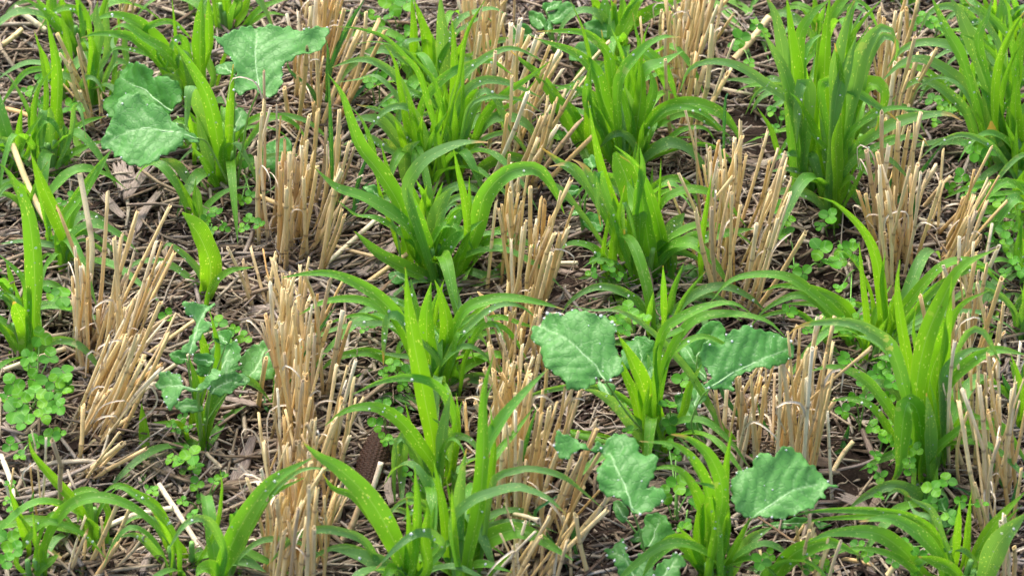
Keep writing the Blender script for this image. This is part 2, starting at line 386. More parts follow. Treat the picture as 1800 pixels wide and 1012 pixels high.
# litter: straw bits, flakes and chaff lying over the soil
DARK = [(1340, 225, 85), (1440, 450, 70), (1020, 480, 45), (1490, 830, 85), (1060, 900, 60), (430, 770, 60), (690, 130, 60), (1500, 400, 40), (1330, 240, 60), (650, 420, 30), (1240, 160, 40), (30, 870, 20)]
dk = [(at_z(a, b, 0).x, at_z(a, b, 0).y, c*0.00055) for a, b, c in DARK]
def scatter(n, lo, hi, wlo, whi, zmax, tilt, rings=4, box=(-0.72, 0.72, -0.52, 0.62), thick=0.45, bend=0.25, flat=False, power=1.5):
    x = RNG.uniform(box[0], box[1], n); y = RNG.uniform(box[2], box[3], n); keep = np.ones(n, bool)
    for a, b, c in dk: keep &= ~((np.hypot(x-a, y-b) < c) & (RNG.random(n) < 0.72))
    x = x[keep]; y = y[keep]; n = len(x)
    L = lo+(hi-lo)*RNG.random(n)**power; Wd = RNG.uniform(wlo, whi, n); az = RNG.uniform(0, 2*math.pi, n); az = np.where(RNG.random(n) < 0.35, RNG.normal(0.25, 0.4, n), az)
    el = RNG.normal(0, tilt, n); roll = RNG.normal(0, 0.5, n); t = np.linspace(-0.5, 0.5, rings)
    D = np.stack([np.cos(az)*np.cos(el), np.sin(az)*np.cos(el), np.sin(el)], 1); S = norm(np.cross(D, [0, 0, 1.])); U = np.cross(S, D)
    S2 = S*np.cos(roll)[:, None]+U*np.sin(roll)[:, None]; U2 = -S*np.sin(roll)[:, None]+U*np.cos(roll)[:, None]
    z = relief(x, y)+0.001+zmax*RNG.random(n)**1.6+np.abs(np.sin(el))*L*0.45
    C = np.stack([x, y, z], 1); bd = RNG.normal(0, bend, n)*L
    P = C[:, None]+D[:, None]*(t[None, :, None]*L[:, None, None])+S[:, None]*((t**2)[None, :, None]*bd[:, None, None])
    tp = (1-0.35*np.abs(t*2)**3*RNG.random((n, 1)))
    if flat: prof = [(-0.5, 0.0), (0.0, 0.18), (0.5, 0.0)]
    else: prof = [(-0.5, 0.0), (0.0, thick), (0.5, 0.0), (0.0, -thick)]
    k = len(prof)
    V = np.stack([P+S2[:, None]*(a*Wd[:, None]*tp)[..., None]+U2[:, None]*(c*Wd[:, None]*tp)[..., None] for a, c in prof], 2)   # n, rings, k, 3
    uv = np.zeros((n, rings, k, 2)); uv[..., 0] = (np.arange(k)/k)[None, None]+RNG.random((n, 1, 1))*20; uv[..., 1] = t[None, :, None]*(L[:, None, None]*30)+RNG.random((n, 1, 1))*20
    idx = np.arange(n*rings*k).reshape(n, rings, k); fs = []
    for i in range(rings-1):
        for j in range(k-1 if flat else k):
            fs.append(np.stack([idx[:, i, j], idx[:, i, (j+1) % k], idx[:, i+1, (j+1) % k], idx[:, i+1, j]], 1))
    if not flat:
        fs.append(idx[:, 0, ::-1]); fs.append(idx[:, -1, :])
    return V.reshape(-1, 3), np.concatenate(fs), uv.reshape(-1, 2)
def merge(parts):
    Vs, Fs, Us, o = [], [], [], 0
    for v, f, u in parts: Vs.append(v); Fs.append(f+o); Us.append(u); o += len(v)
    return np.concatenate(Vs), np.concatenate(Fs), np.concatenate(Us)
V, F, U = merge([scatter(7500, 0.018, 0.09, 0.0014, 0.0046, 0.018, 0.10, thick=0.22),
                 scatter(24000, 0.006, 0.032, 0.0007, 0.0022, 0.015, 0.24),
                 scatter(2600, 0.015, 0.07, 0.0005, 0.0012, 0.022, 0.25, rings=6, bend=1.1),
                 scatter(26000, 0.003, 0.010, 0.0012, 0.0034, 0.012, 0.3, rings=3)])
V2, F2, U2 = merge([scatter(3800, 0.018, 0.090, 0.0028, 0.0052, 0.020, 0.09, thick=0.30, power=1.2), scatter(3000, 0.018, 0.09, 0.0020, 0.0050, 0.022, 0.09, box=(-0.62, -0.12, -0.45, 0.45), thick=0.3),
                 scatter(9000, 0.008, 0.03, 0.0012, 0.0034, 0.020, 0.16, thick=0.3)])
o = big_mesh('pale_straw_pieces', V2, F2, M_LIT2, U2, False); o['kind'] = 'stuff'; o['label'] = 'pale broken straw pieces lying over the chaff'
o = big_mesh('straw_litter', V, F, M_LIT, U, False); o['kind'] = 'stuff'; o['label'] = 'loose grey and tan straw chaff covering the soil'
V, F, U = merge([scatter(2300, 0.014, 0.055, 0.003, 0.009, 0.010, 0.12, rings=5, flat=True, bend=0.1),
                 scatter(4500, 0.005, 0.018, 0.002, 0.0045, 0.012, 0.3, rings=3, flat=True)])
V3, F3, U3 = scatter(900, 0.020, 0.075, 0.004, 0.010, 0.010, 0.08, rings=6, thick=0.28, bend=0.1)
o = big_mesh('bark_litter', V3, F3, M_RES, U3, False); o['kind'] = 'stuff'; o['label'] = 'small weathered strips of stalk and bark on the soil'
o = big_mesh('leaf_litter', V, F, M_LIT, U, False); o['kind'] = 'stuff'; o['label'] = 'shredded weathered leaf flakes mixed in the straw'

# ------------------------------------------------------------------ stubble
def stalk(parent, a, b, r, sheath=0.26):
    a = np.array(a); b = np.array(b); L = np.linalg.norm(b-a); d = (b-a)/L
    n = 9; t = np.linspace(-0.06, 1, n); side = norm(np.cross(d, RNG.normal(size=3))); bow = RNG.normal(0, 0.018)*L
    P = a+d*(t*L)[:, None]+side*(bow*np.sin(np.clip(t, 0, 1)*math.pi))[:, None]
    nodes = [random.uniform(0.3, 0.85)]
    if random.random() < 0.4: nodes.append(random.uniform(0.12, 0.28))
    ts = np.unique(np.concatenate([t]+[[q-0.018, q-0.008, q+0.004, q+0.016] for q in nodes])); P = np.stack([np.interp(ts, t, P[:, k]) for k in range(3)], 1)
    kink = random.gauss(0, 0.06)*(3.5 if random.random() < 0.10 else 1)
    P = P+side[None]*(kink*np.maximum(0, ts-nodes[0])*L)[:, None]
    R = r*(1.0-0.10*ts)+r*0.05*np.sin(ts*17+random.random()*6); nd = np.zeros(len(ts))
    for q in nodes:
        R = R*(1+0.22*np.exp(-((ts-q)/0.010)**2)); nd = np.maximum(nd, np.exp(-((ts-q-0.004)/0.010)**2))
        R = np.where(ts < q, R*1.04, R)
    S = 9; V, F = tube(P, R, S, cap=False); m = len(P); A = np.repeat(nd, S)
    top = V[(m-1)*S:]; slant = RNG.normal(0, 0.9, 1)*r; cth = np.cos(np.linspace(0, 2*math.pi, S, endpoint=False)+random.random()*6)
    top += d*(slant*cth+RNG.normal(0, 0.55, S)*r)[:, None]; V[(m-1)*S:] = top
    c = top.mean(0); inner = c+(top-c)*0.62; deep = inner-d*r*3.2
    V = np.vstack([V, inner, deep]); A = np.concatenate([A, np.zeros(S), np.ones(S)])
    for k in range(2):
        o = (m-1+k)*S; F += [(o+j, o+(j+1) % S, o+S+(j+1) % S, o+S+j) for j in range(S)]
    F.append(tuple((m+1)*S+j for j in range(S)))
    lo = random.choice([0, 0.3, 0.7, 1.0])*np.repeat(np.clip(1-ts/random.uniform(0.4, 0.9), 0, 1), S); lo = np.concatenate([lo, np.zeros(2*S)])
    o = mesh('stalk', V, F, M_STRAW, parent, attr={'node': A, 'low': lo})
    if random.random() < sheath:        # a torn pale leaf sheath still hanging on
        s0 = P[int(len(P)*random.uniform(0.45, 0.95))-1]; w3 = norm(RNG.normal(size=3)*[1, 0.6, 0.4]); l = random.uniform(0.012, 0.04)
        Q = catmull([s0-d*0.01, s0+d*0.3*l+w3*0.25*l, s0+w3*0.8*l+d*0.25*l, s0+w3*random.uniform(0.5, 1)*l-d*random.uniform(0.1, 0.9)*l], 12)
        ribbon('sheath', Q, np.linspace(0.0028, 0.0009, 12)*random.uniform(0.6, 1.2), M_PALE, o, cup=0.4, across=4, twist=random.uniform(-1.5, 1.5))
    return o

def clump(label, bx, by, bw, bh, tx, ty, tw, th, n, rr=(2.3, 4.5)):
    c = ground_pt(bx, by); t = thing('stubble_clump', label, 'straw stubble', c, 'cut straw stubble standing in rows')
    if n > 9: bh *= 2.5; n = int(n*1.0)
    for i in range(n):
        a = max(-1.5, min(1.5, random.gauss(0, 0.50))); v = random.uniform(-1, 1)
        g = ground_pt(bx+a*bw/2, by+v*bh/2)
        a2 = 0.75*a+random.gauss(0, 0.42); hh = ty+0.85*v*bh/2+random.triangular(-1.5, 1.7, -0.6)*th*0.62-5
        top = at_y(tx+a2*tw/2+random.gauss(0, 5), hh, g.y+random.gauss(0, 0.024), 0.02)
        stalk(t, g, top, random.uniform(*rr)*mpp(g)*(0.72 if random.random() < 0.3 else 1.0))
    return t

CL = [
# label, base x,y,w,h, top x,y,w,h, n
('stubble clump leaning left behind the pair of lower brassica leaves', 170,215,50,26, 138,112,95,50, 15),
('few tall brown cut straws at the top edge between two grass plants', 215,62,50,30, 240,-8,60,40, 8),
('broad stubble clump of upright straws beside the yellowish arching grass', 150,640,70,34, 145,500,75,80, 18),
('stubble clump leaning steeply over the shredded bark toward the lone seedling', 180,655,60,36, 245,455,110,110, 20),
('fanned stubble clump leaning away from the big clover patch', 165,745,70,46, 250,610,110,100, 24),
('short low stubble clump lying over almost flat under the clover patch', 140,815,60,40, 205,735,100,50, 12),
('sparse dark thin stubble straws standing in front of the clover patch', 85,925,80,40, 90,790,100,50, 6),
('leaning short stubble straws at the bottom edge beside the small grass', 150,1020,110,40, 200,935,110,50, 9),
('tall stubble clump behind the tip of the highest brassica leaf', 560,110,70,44, 565,-18,95,70, 24),
('stubble clump under the tip of the highest brassica leaf', 535,215,70,40, 540,95,80,70, 20),
('stubble straws leaning over toward the bare soil beside the top clover', 580,205,50,40, 640,60,80,70, 12),
('dense upright stubble bundle around the small round brassica leaf', 518,425,66,50, 527,275,80,50, 30),
('three long pale single straws beside the small round brassica leaf', 462,430,50,34, 462,230,60,110, 7),
('stubble straws leaning toward the tall centre grass with dark wheat blades', 560,445,50,50, 600,300,50,70, 14),
('dense stubble bundle under the long arching blade tips', 520,665,120,50, 530,530,140,70, 34),
('large dense stubble bundle beside the dark corn cob', 512,790,95,56, 520,620,105,90, 38),
('large stubble bundle crossed by the long blade of the front grass', 520,915,100,52, 530,770,130,90, 38),
('blurred front stubble bundle at the bottom edge under the droplet blade', 520,1035,110,46, 525,890,120,80, 34),
('straws leaning toward the corn cob from the large bundle', 575,840,34,40, 618,695,36,90, 7),
('short stubble straws beside the cob under the broad front blade', 560,960,50,40, 600,860,40,50, 8),
('stubble clump at the top edge behind the tall centre grass', 850,95,100,50, 855,-15,110,70, 26),
('stubble clump behind the small oval weed leaves', 840,195,80,40, 860,65,110,70, 22),
('dense slanting stubble bundle between the two tallest grass plants', 895,290,110,60, 950,135,170,70, 42),
('upright pale stubble bundle rising behind the wide arching blades', 900,520,70,60, 905,370,60,50, 22),
('stubble straws leaning apart over the dark gap beside the centre grass', 935,560,60,50, 985,410,80,70, 13),
('stubble clump left of the big droplet covered brassica leaf', 905,665,80,50, 905,560,110,50, 24),
('stubble clump in front of the big droplet covered brassica leaf', 900,800,110,50, 915,665,150,80, 34),
('stubble clump below the folded grey green brassica leaf tip', 905,905,90,50, 900,760,120,90, 28),
('stubble straws leaning toward the lobed brassica leaf', 965,900,60,60, 1010,770,90,80, 17),
('low blurred stubble straws at the bottom edge beside the front grass', 930,1040,180,50, 960,945,200,60, 34),
('tall stubble bundle at the top edge beside the bent white straw', 1190,135,90,60, 1225,-5,130,70, 34),
('stubble straws with one bent white sheath below the top bundle', 1180,225,60,50, 1190,95,90,70, 16),
('four separate straws leaning over the bare dark soil', 1215,245,60,30, 1265,120,80,60, 5),
('wide upright stubble bundle beside the bare dark soil', 1265,480,90,66, 1270,310,110,80, 34),
('stubble straws leaning out from the wide bundle toward the small clovers', 1310,495,60,60, 1365,365,80,110, 18),
('stubble clump behind the right hand brassica leaf', 1310,790,100,50, 1320,660,110,50, 20),
('stubble bundle standing above the wide light green brassica leaf', 1395,830,90,56, 1425,650,130,110, 34),
('short stubble straws in front of the wide light green brassica leaf', 1400,1030,120,50, 1420,935,130,60, 14),
('tall stubble clump at the top edge behind the brown tipped blades', 1555,185,70,50, 1560,25,100,80, 16),
('stubble straws leaning behind the pale arching blades', 1560,290,50,40, 1605,145,70,80, 11),
('dense stubble bundle mixed with dark wheat blades', 1575,430,90,60, 1605,285,105,80, 24),
('straight stubble straws beside the spreading clovers', 1560,490,80,40, 1540,345,110,80, 16),
('stubble bundle leaning far over toward the edge grass', 1650,475,60,55, 1715,345,105,90, 20),
('stubble bundle behind the long right hand arching blade', 1690,610,100,50, 1690,480,130,60, 20),
('stubble bundle with curled sheath strips beside the pointed bright grass', 1715,765,90,60, 1715,605,130,80, 27),
('stubble bundle under the arching blade at the edge of the field view', 1750,905,90,60, 1745,740,120,90, 26),
('few short stubble straws in the lowest corner', 1775,1040,60,40, 1785,930,60,50, 7),
('sparse single straws standing in front of the fallen husk', 455,560,60,30, 445,470,70,40, 5),
]
for c in CL: clump(*c)

# ------------------------------------------------------------------ grass plants
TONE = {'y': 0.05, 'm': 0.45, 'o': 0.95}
G = [
# (label, (base), extra_under, [ "w tone off_cm | pts" ])
('grass plant at the top beside the bare straw, three wide blades', (138, 112), 3, ['24 m 0|125,75 105,48 82,22 60,-8', '18 y 0|128,65 120,35 108,0 104,-15', '14 m -1|120,70 92,32 60,8 30,-6', '14 y 1|146,85 155,55 150,20 134,-8', '12 m 2|140,70 152,40 160,10']),
('tall narrow pointed grass plant in front of the leaning straws', (88, 312), 3, ['23 y 0|94,255 100,180 101,130 95,88 82,34', '12 y 1|60,262 60,195 70,152 94,121', '24 o -3|86,265 86,215 77,193 74,235 72,290', '9 o 1|66,250 50,195 18,138 -5,127', '15 o -2|72,280 50,252 25,234 -8,238', '15 m 2|105,275 125,235 150,215 188,204', '17 m 1|98,300 112,280 150,258 188,246', '26 y 1|74,250 60,215 56,180', '20 y 2|110,250 105,215 104,160']),
('low grass plant behind with flat arching blades', (108, 195), 2, ['14 o 0|96,120 60,110 28,118 -8,142', '11 m -1|90,125 50,125 25,150 -2,192', '9 y 0|92,150 80,105 70,85 60,55', '12 m 1|112,150 120,100 118,70']),
('grass plant with forked bright blades beside the broken standing straw', (110, 478), 3, ['28 y 0|115,425 100,383 75,326 54,268', '26 m 1|118,418 126,373 157,322 197,262', '14 o -1|116,436 137,413 162,413 205,448 226,492', '11 o 1|118,434 162,424 200,433 236,455', '13 o 0|108,436 75,428 40,424 -8,430', '12 m -2|102,445 80,470 75,500']),
('grass plant with one very broad long blade beside the clover patch', (58, 640), 3, ['33 m -1|60,560 61,506 57,430 45,362 14,303 -8,285', '31 y -3b|46,628 44,580 24,530', '20 y -2|42,630 20,595 -8,563', '16 m 0|50,560 45,500 25,472 -4,446', '15 d -4|62,622 80,606 105,597 140,607 168,638 192,680', '14 o -1|50,570 60,540 80,530']),
('small blurred grass plant in the lower corner with a V of blades', (62, 1035), 2, ['17 y -1|52,970 38,920 14,850', '22 m -2|78,962 105,905 145,877 195,876 250,902 302,958', '18 y 2|70,1000 90,985 105,970']),
('short stemmed grass plant beside the fallen straws near the bottom', (170, 972), 2, ['19 y -1|148,908 130,880 95,842 60,800 50,768', '13 m 0|164,935 163,910 170,884', '28 o 1b|150,1000 135,990 122,985', '16 o 2|175,955 190,950 215,948']),
('grass plant with arching blades in front of the white fallen straw', (322, 1022), 3, ['21 m -1|306,948 275,892 240,869 208,852 178,868', '17 o -2|290,990 270,965 238,940 205,945', '14 o 1|330,990 345,970 372,962 395,968', '9 y 0|350,985 380,930 390,860 387,825']),
('grass plant with one wide bright blade pointing at the stubble', (392, 1040), 2, ['37 m -2|388,1005 410,950 440,895 482,843 549,804', '15 o 0|430,950 470,875 512,835 550,822 586,828', '24 o -1|398,985 430,985 468,1005', '30 m -3|375,1000 355,1000 345,1012']),
('large front grass plant, broad blurred blade reaching over the stubble', (722, 1050), 4, ['41 m -3|716,1010 692,950 652,880 600,826 562,803 533,778', '20 o 0|708,985 690,930 668,888', '16 o -2|668,995 640,950 600,934 560,930 515,946 468,996', '19 y -2|726,1000 733,935 735,885 729,818', '18 o -3|778,965 762,940 735,936 702,957 660,1000', '33 o -2|700,1010 655,985 610,970 583,966', '22 y 1|752,1000 745,950 752,900 748,875']),
('front centre grass plant with many upright blades and blurred arches', (812, 1045), 4, ['35 m -4|790,1010 822,972 862,945 905,931 942,942 975,963 1008,984', '19 o -1|812,962 850,930 900,918 945,923 980,936', '20 o 0|795,918 825,882 862,866 905,855 935,862 965,876 998,906', '15 o 2|868,846 900,830 932,824 985,836 1025,864 1058,892', '28 o 1|800,990 802,920 812,830 820,788', '29 m 2|822,985 840,900 849,800 851,690 868,622', '18 y 0|838,975 858,870 868,790 862,715', '10 y -1|805,980 797,900 794,858', '18 y 0|788,990 780,900 762,808', '26 m 3|850,800 882,738 920,692 963,648', '22 y 1|815,980 825,920 830,860', '14 y 0|840,985 852,920 850,880', '16 m -2|820,1000 850,990 900,1005', '12 y -3|860,1010 885,985 900,970']),
('grass plant beside the corn cob with one drooping blade', (762, 895), 4, ['18 m -1|802,745 788,700 760,672 720,663 670,670 620,693', '26 m -2|768,830 738,782 705,741 665,716 625,716 598,727 572,747', '25 o -1|752,800 725,764 709,772 706,830 706,902', '34 y 0|762,790 745,690 728,600 718,540 713,472', '15 y -1|745,840 730,780 712,705', '24 o 2|775,800 782,740 792,690', '16 m 0|768,830 795,790 800,750 812,705', '12 y 0|790,840 805,760 802,690', '18 o 1|795,830 790,760 760,735']),
('dense centre grass plant with long blades arching to both sides', (772, 710), 5, ['33 m 0|770,680 752,610 750,550 758,496', '28 y 0|779,650 786,575 776,522 764,492', '16 y -1|780,680 795,610 832,555 893,514', '27 m -2|730,632 705,570 672,528 630,500 585,482 540,481 495,488', '17 m -1|715,590 690,556 650,532 610,525 565,532 521,556', '22 d -2|725,592 702,560 684,556 676,598 674,642', '20 m -2|738,680 712,650 675,628 640,618 590,630 556,659', '12 o 0|736,634 700,625 660,620', '18 o 0|735,712 690,695 648,716', '21 m 0|795,582 820,542 865,526 905,524 950,532 993,544', '14 o 1|800,602 840,560 880,536 915,539 947,562', '20 m 1|788,690 812,650 845,632 875,623 905,642 928,658', '24 o 2|790,690 830,666 875,668 903,682', '22 o 3|800,600 815,560 828,520', '16 y 2|735,600 720,540 712,470', '22 m 3|740,600 730,540 722,490']),
('tall centre grass plant spreading above the middle stubble', (765, 505), 5, ['36 m -1|763,485 745,430 728,375 713,322', '25 o 1|716,340 730,300 755,275 790,258 820,250 858,250', '30 m -1|728,410 690,375 640,347 595,332 570,312 551,293', '31 m 0|726,440 705,365 668,302 635,260 615,210 600,165 576,130', '13 y 1|705,370 682,300 669,250', '15 y -1|712,460 690,405 670,350 659,298', '32 o 1|760,425 770,372 788,340 806,329', '34 m 2|768,445 800,385 832,352 851,340', '28 m -1|772,485 792,432 825,405 849,387', '30 m -2|796,512 820,465 855,435 895,427 930,431 955,440', '28 m -3|778,512 750,488 700,465 662,443 624,407', '34 m 1|815,460 838,400 850,350 880,312 915,297 948,300 975,335 992,376', '15 y 0|820,420 818,360 805,300 797,260', '11 y 0|827,440 826,380 825,310', '22 o 1|862,485 895,462 930,440 955,431', '26 m 3|745,430 757,390 740,330', '14 m 2|860,415 885,402 915,398', '20 y 2|722,470 712,420 706,375', '20 y 0|800,480 812,440 824,402']),
('tall upper centre grass plant with crossing thin blades', (772, 330), 5, ['23 y 0|792,290 797,240 800,150 797,60 793,30', '12 y 0|724,240 705,165 695,112 675,76', '14 y 0|734,245 720,178 708,142', '12 m -1|774,255 755,188 737,130 712,100 675,65 625,50 580,47', '16 o 1|705,147 662,111 625,106 583,119', '17 m 1|735,215 750,170 787,132 830,112 865,108 902,133', '34 y 0b|797,240 815,195 840,158', '15 o -1|842,165 870,172 888,210 902,242', '16 m -1|833,248 850,205 887,165 925,140 970,106', '17 o 0|812,170 845,143 880,143 915,155 952,172', '21 o -1|838,240 860,212 895,206 928,222 945,255 960,285', '25 o -2|708,258 675,217 640,208 612,216', '14 d -1|712,238 675,198 626,184', '14 o 0|680,262 645,241 600,256', '24 o -2|716,300 692,262 670,243', '27 o -1|720,330 712,290 718,262 738,248', '26 o 2|775,410 757,352 738,308', '22 m -2|826,332 850,293 880,278 905,276 940,290 968,315', '8 y 1|812,200 813,150 815,83', '10 y 0|783,240 775,180 759,136', '9 y 1|806,140 820,60 855,-4', '20 y 1|770,300 763,240 770,190', '14 o 2|800,160 830,120 865,95 905,86 955,108']),
('grass plant at the top with one tall straight matt blade', (758, 190), 4, ['28 o 0|780,160 779,75 774,-12', '27 y 0|758,180 755,112 748,62 726,-4', '17 y 0|729,120 727,45 723,-8', '16 o 1|792,62 812,32 862,15 892,27', '14 o 2|712,80 740,70 765,60', '22 m 1|735,140 715,120 700,100']),
('tall grass plant with long blade tips pointing at the oval weed leaves', (1095, 315), 5, ['27 m -1|1040,285 1020,250 995,207 975,170 945,130 915,105 898,90', '27 m 0|1092,250 1062,178 1050,132 1012,95 962,75 937,67', '17 m 1|1082,185 1076,130 1069,95 1037,62 1000,55 943,56', '26 m -1|1064,265 1050,215 1032,175 1038,110', '15 y 0|1084,210 1068,115 1057,53', '9 y 1|1043,130 1025,55 1002,0', '19 m 0|1112,255 1105,200 1084,138', '21 o -1|1132,260 1112,188 1097,150', '10 y 1|1121,185 1110,125 1102,88', '10 y 1|1119,160 1132,68 1143,40', '25 y 1|1116,245 1127,160 1124,98', '9 m 2|1124,95 1118,55 1112,23', '24 m 1|1088,145 1125,93 1162,67 1197,66', '18 m 0|1122,92 1160,110 1180,145 1191,184', '27 m -1|1130,228 1162,196 1212,182 1262,196 1290,225 1304,256', '12 m 0|1140,262 1175,245 1200,228 1237,225 1258,248', '26 o -2|1140,275 1170,254 1200,258 1225,278 1248,314', '9 m -1|1180,265 1225,253 1262,262 1290,290 1297,315 1284,345', '22 y 0|1040,260 1035,200 1036,150', '20 m 1|1142,180 1148,150 1140,120', '26 m 2|1130,130 1165,110 1200,90']),
('grass plant with broad glossy blades above the big droplet leaf', (1135, 495), 5, ['35 m -2|1170,585 1173,500 1165,440 1150,370 1130,310 1110,280 1080,256', '34 m 0|1148,480 1137,415 1128,350 1124,290', '22 y -1|1122,490 1100,413 1075,353 1055,290 1044,240 1034,178', '19 y -4|1109,592 1097,545 1082,500 1077,450 1085,390 1098,326', '20 m -2|1078,492 1060,455 1037,433 1000,428 973,450', '15 d -2|1062,330 1051,298 1049,345 1056,398', '24 d -1|1055,362 1025,315 1000,290 965,293', '20 d 0|1045,325 1025,292 1005,280', '20 d 1|1020,310 985,285 950,258', '42 y 1b|1112,350 1098,305 1080,268', '16 m 0|1155,372 1175,345 1220,332 1270,350 1312,398', '22 m 2|1188,436 1250,415 1328,401', '30 o 0b|1170,475 1178,412 1203,375', '12 y -2|1230,495 1232,430 1251,308', '34 o -4|1165,540 1180,480 1202,470 1222,510 1235,550 1246,606', '26 y -3|1160,585 1165,540 1175,500', '13 o -2|1080,505 1040,487 1012,491', '6 y 0|1158,380 1160,330 1162,278', '20 y 1|1095,440 1085,380 1075,340', '20 y 1|1118,440 1110,390 1108,350', '18 o 0|1210,470 1240,480 1270,505', '16 m 0|1120,350 1130,300 1125,260']),
('grass plant whose bright blade crosses in front of the droplet leaf', (1155, 805), 4, ['35 y -3|1150,765 1132,682 1112,635 1086,588', '24 o -1|1118,758 1087,715 1050,690 1023,684', '11 m 0|1156,735 1170,648 1197,596', '19 m 1|1162,592 1200,556 1250,536 1290,533 1322,552', '19 m 0|1166,645 1212,568 1275,551 1345,562 1380,592', '20 y -2|1160,790 1160,740 1155,700', '12 m -1|1000,760 1130,790', '14 o 1|1175,730 1210,745 1245,790']),
('slender blade grass plant between the two right brassica leaves', (1300, 800), 1, ['14 o -2|1290,788 1225,675 1187,625 1137,575 1087,546 1040,545 998,535', '9 m 0|1290,770 1250,740 1225,725']),
('grass plant with three long blades arching over the small clovers', (1528, 650), 3, ['22 m -1|1525,620 1500,560 1475,531 1425,508 1370,502 1338,514', '22 m -2|1520,645 1497,603 1465,560 1437,530 1400,518 1350,540 1325,565', '20 m 0|1510,590 1440,525 1390,489 1335,482 1283,494 1248,532', '13 y -1|1520,640 1524,571 1517,500 1510,425', '22 y 0|1551,585 1546,485 1525,416 1474,361 1438,346', '11 y -1|1556,575 1550,500 1556,443', '22 m 1|1532,640 1562,580 1620,503 1664,463 1716,460 1770,495', '22 o 1|1540,622 1570,600 1622,574', '14 o 1|1590,582 1640,556 1712,548 1762,566 1792,590', '14 y 0|1562,590 1572,540 1578,500']),
('bright pointed grass plant near the wide light green brassica leaf', (1640, 838), 4, ['35 y 0|1612,700 1625,606 1655,530 1690,470 1756,436', '21 y -1|1610,720 1595,631 1582,556 1577,500 1582,456', '42 y -1|1622,760 1637,656 1655,606 1655,536', '25 y 0|1658,770 1655,681 1667,556 1673,486', '27 d 0|1598,715 1570,618 1537,586 1487,566 1412,571 1384,590', '24 m -2|1585,755 1550,700 1512,661 1462,644 1418,654', '35 m -3|1618,745 1608,712 1592,712 1585,770 1580,825 1560,858', '26 m 0|1662,680 1700,640 1750,615 1806,624', '22 o 1|1660,662 1695,620 1732,612', '27 m -2|1638,822 1662,785 1692,758 1722,742 1760,752 1790,790 1806,818', '26 o 0|1636,810 1635,750 1628,690', '14 y -1|1620,850 1622,790 1611,758', '10 y 1|1668,740 1672,705 1675,690', '14 o 0|1690,600 1725,580 1760,640']),
('blurred grass plant in the lowest corner with wide arching blades', (1692, 1050), 3, ['19 y -1|1676,1005 1682,935 1687,882', '9 y 0|1693,985 1700,925 1708,860', '21 y 0|1702,1005 1740,930 1806,860', '44 o -3|1732,1012 1755,955 1806,900', '31 m -3|1630,1015 1587,966 1537,936 1462,936 1418,953', '27 m -1|1650,978 1612,936 1565,911 1510,916', '18 m 0|1665,978 1637,930 1590,905 1525,896 1440,897 1386,908', '24 y -3|1680,1005 1640,985 1615,978', '14 o 0|1640,900 1610,880 1595,870']),
('single wide blurred blade of a grass plant on the bottom edge', (1345, 1045), 1, ['35 m -2|1365,1008 1400,970 1460,952 1512,976', '20 o 0|1350,1020 1330,1000 1310,1000']),
('front grass plant rising between the two lowest brassica leaves', (1256, 1045), 4, ['31 m -3|1255,1000 1250,885 1225,820 1187,783 1123,775', '19 y -1|1268,960 1275,830 1286,757', '22 y 0|1228,980 1232,900 1236,860', '14 y 0|1278,990 1300,945 1323,903', '31 m -4|1236,1000 1215,965 1185,950 1152,978 1128,1015', '27 m 0|1270,870 1250,805 1212,771 1180,763', '26 o 1|1290,990 1320,948 1358,925', '20 y -3|1240,1010 1215,985 1195,975', '30 o 0|1235,1010 1245,950 1250,900', '18 m -1|1268,1010 1268,950 1262,905']),
('tall grass plant with folded blades beside the bare dark soil', (1425, 345), 4, ['36 y 0|1412,240 1397,130 1382,-8', '25 o -1|1402,225 1380,130 1338,52', '25 o 1|1380,120 1365,35 1343,-12', '27 y 0|1446,220 1450,100 1459,-8', '23 m 1|1404,80 1425,28 1462,-3', '24 o -3|1422,200 1422,156 1410,147 1403,190 1400,252', '18 o 1|1400,190 1350,150 1300,117 1250,108 1212,122 1195,162', '20 o -1|1445,305 1412,275 1380,272 1354,287', '13 o 0|1425,312 1385,298 1348,303', '18 o 1|1390,170 1375,120 1372,60', '30 y 1|1425,260 1420,200 1425,160', '16 m 2|1410,120 1430,90 1436,40']),
('grass plant with a bright folded blade and brown tips over the stubble', (1462, 385), 4, ['28 o 1|1465,140 1485,45 1502,2', '14 m 2|1495,20 1520,10 1535,35 1548,62', '32 o 0|1500,160 1515,95 1545,52 1570,58 1573,84', '35 y -2|1484,230 1500,180 1530,147 1552,160 1550,195 1539,230', '16 y -1|1479,215 1478,135 1467,76', '13 y 0|1486,165 1492,85 1510,45 1552,-3', '18 y -3|1462,352 1450,290 1435,235 1405,180 1388,163', '22 d -1|1442,158 1465,143 1510,165 1555,195 1580,214', '14 m 0|1490,242 1537,203 1575,190 1642,198', '22 d -1|1495,268 1550,228 1600,208 1662,200 1692,213', '18 o -1|1452,372 1425,345 1385,335 1343,342', '12 m 0|1458,348 1440,320 1393,313', '24 y -2|1462,368 1470,335 1498,314 1506,348', '28 o 2|1470,180 1490,110 1505,65', '26 y 0|1472,300 1470,250 1478,200', '20 o 1|1455,300 1450,250 1440,200']),
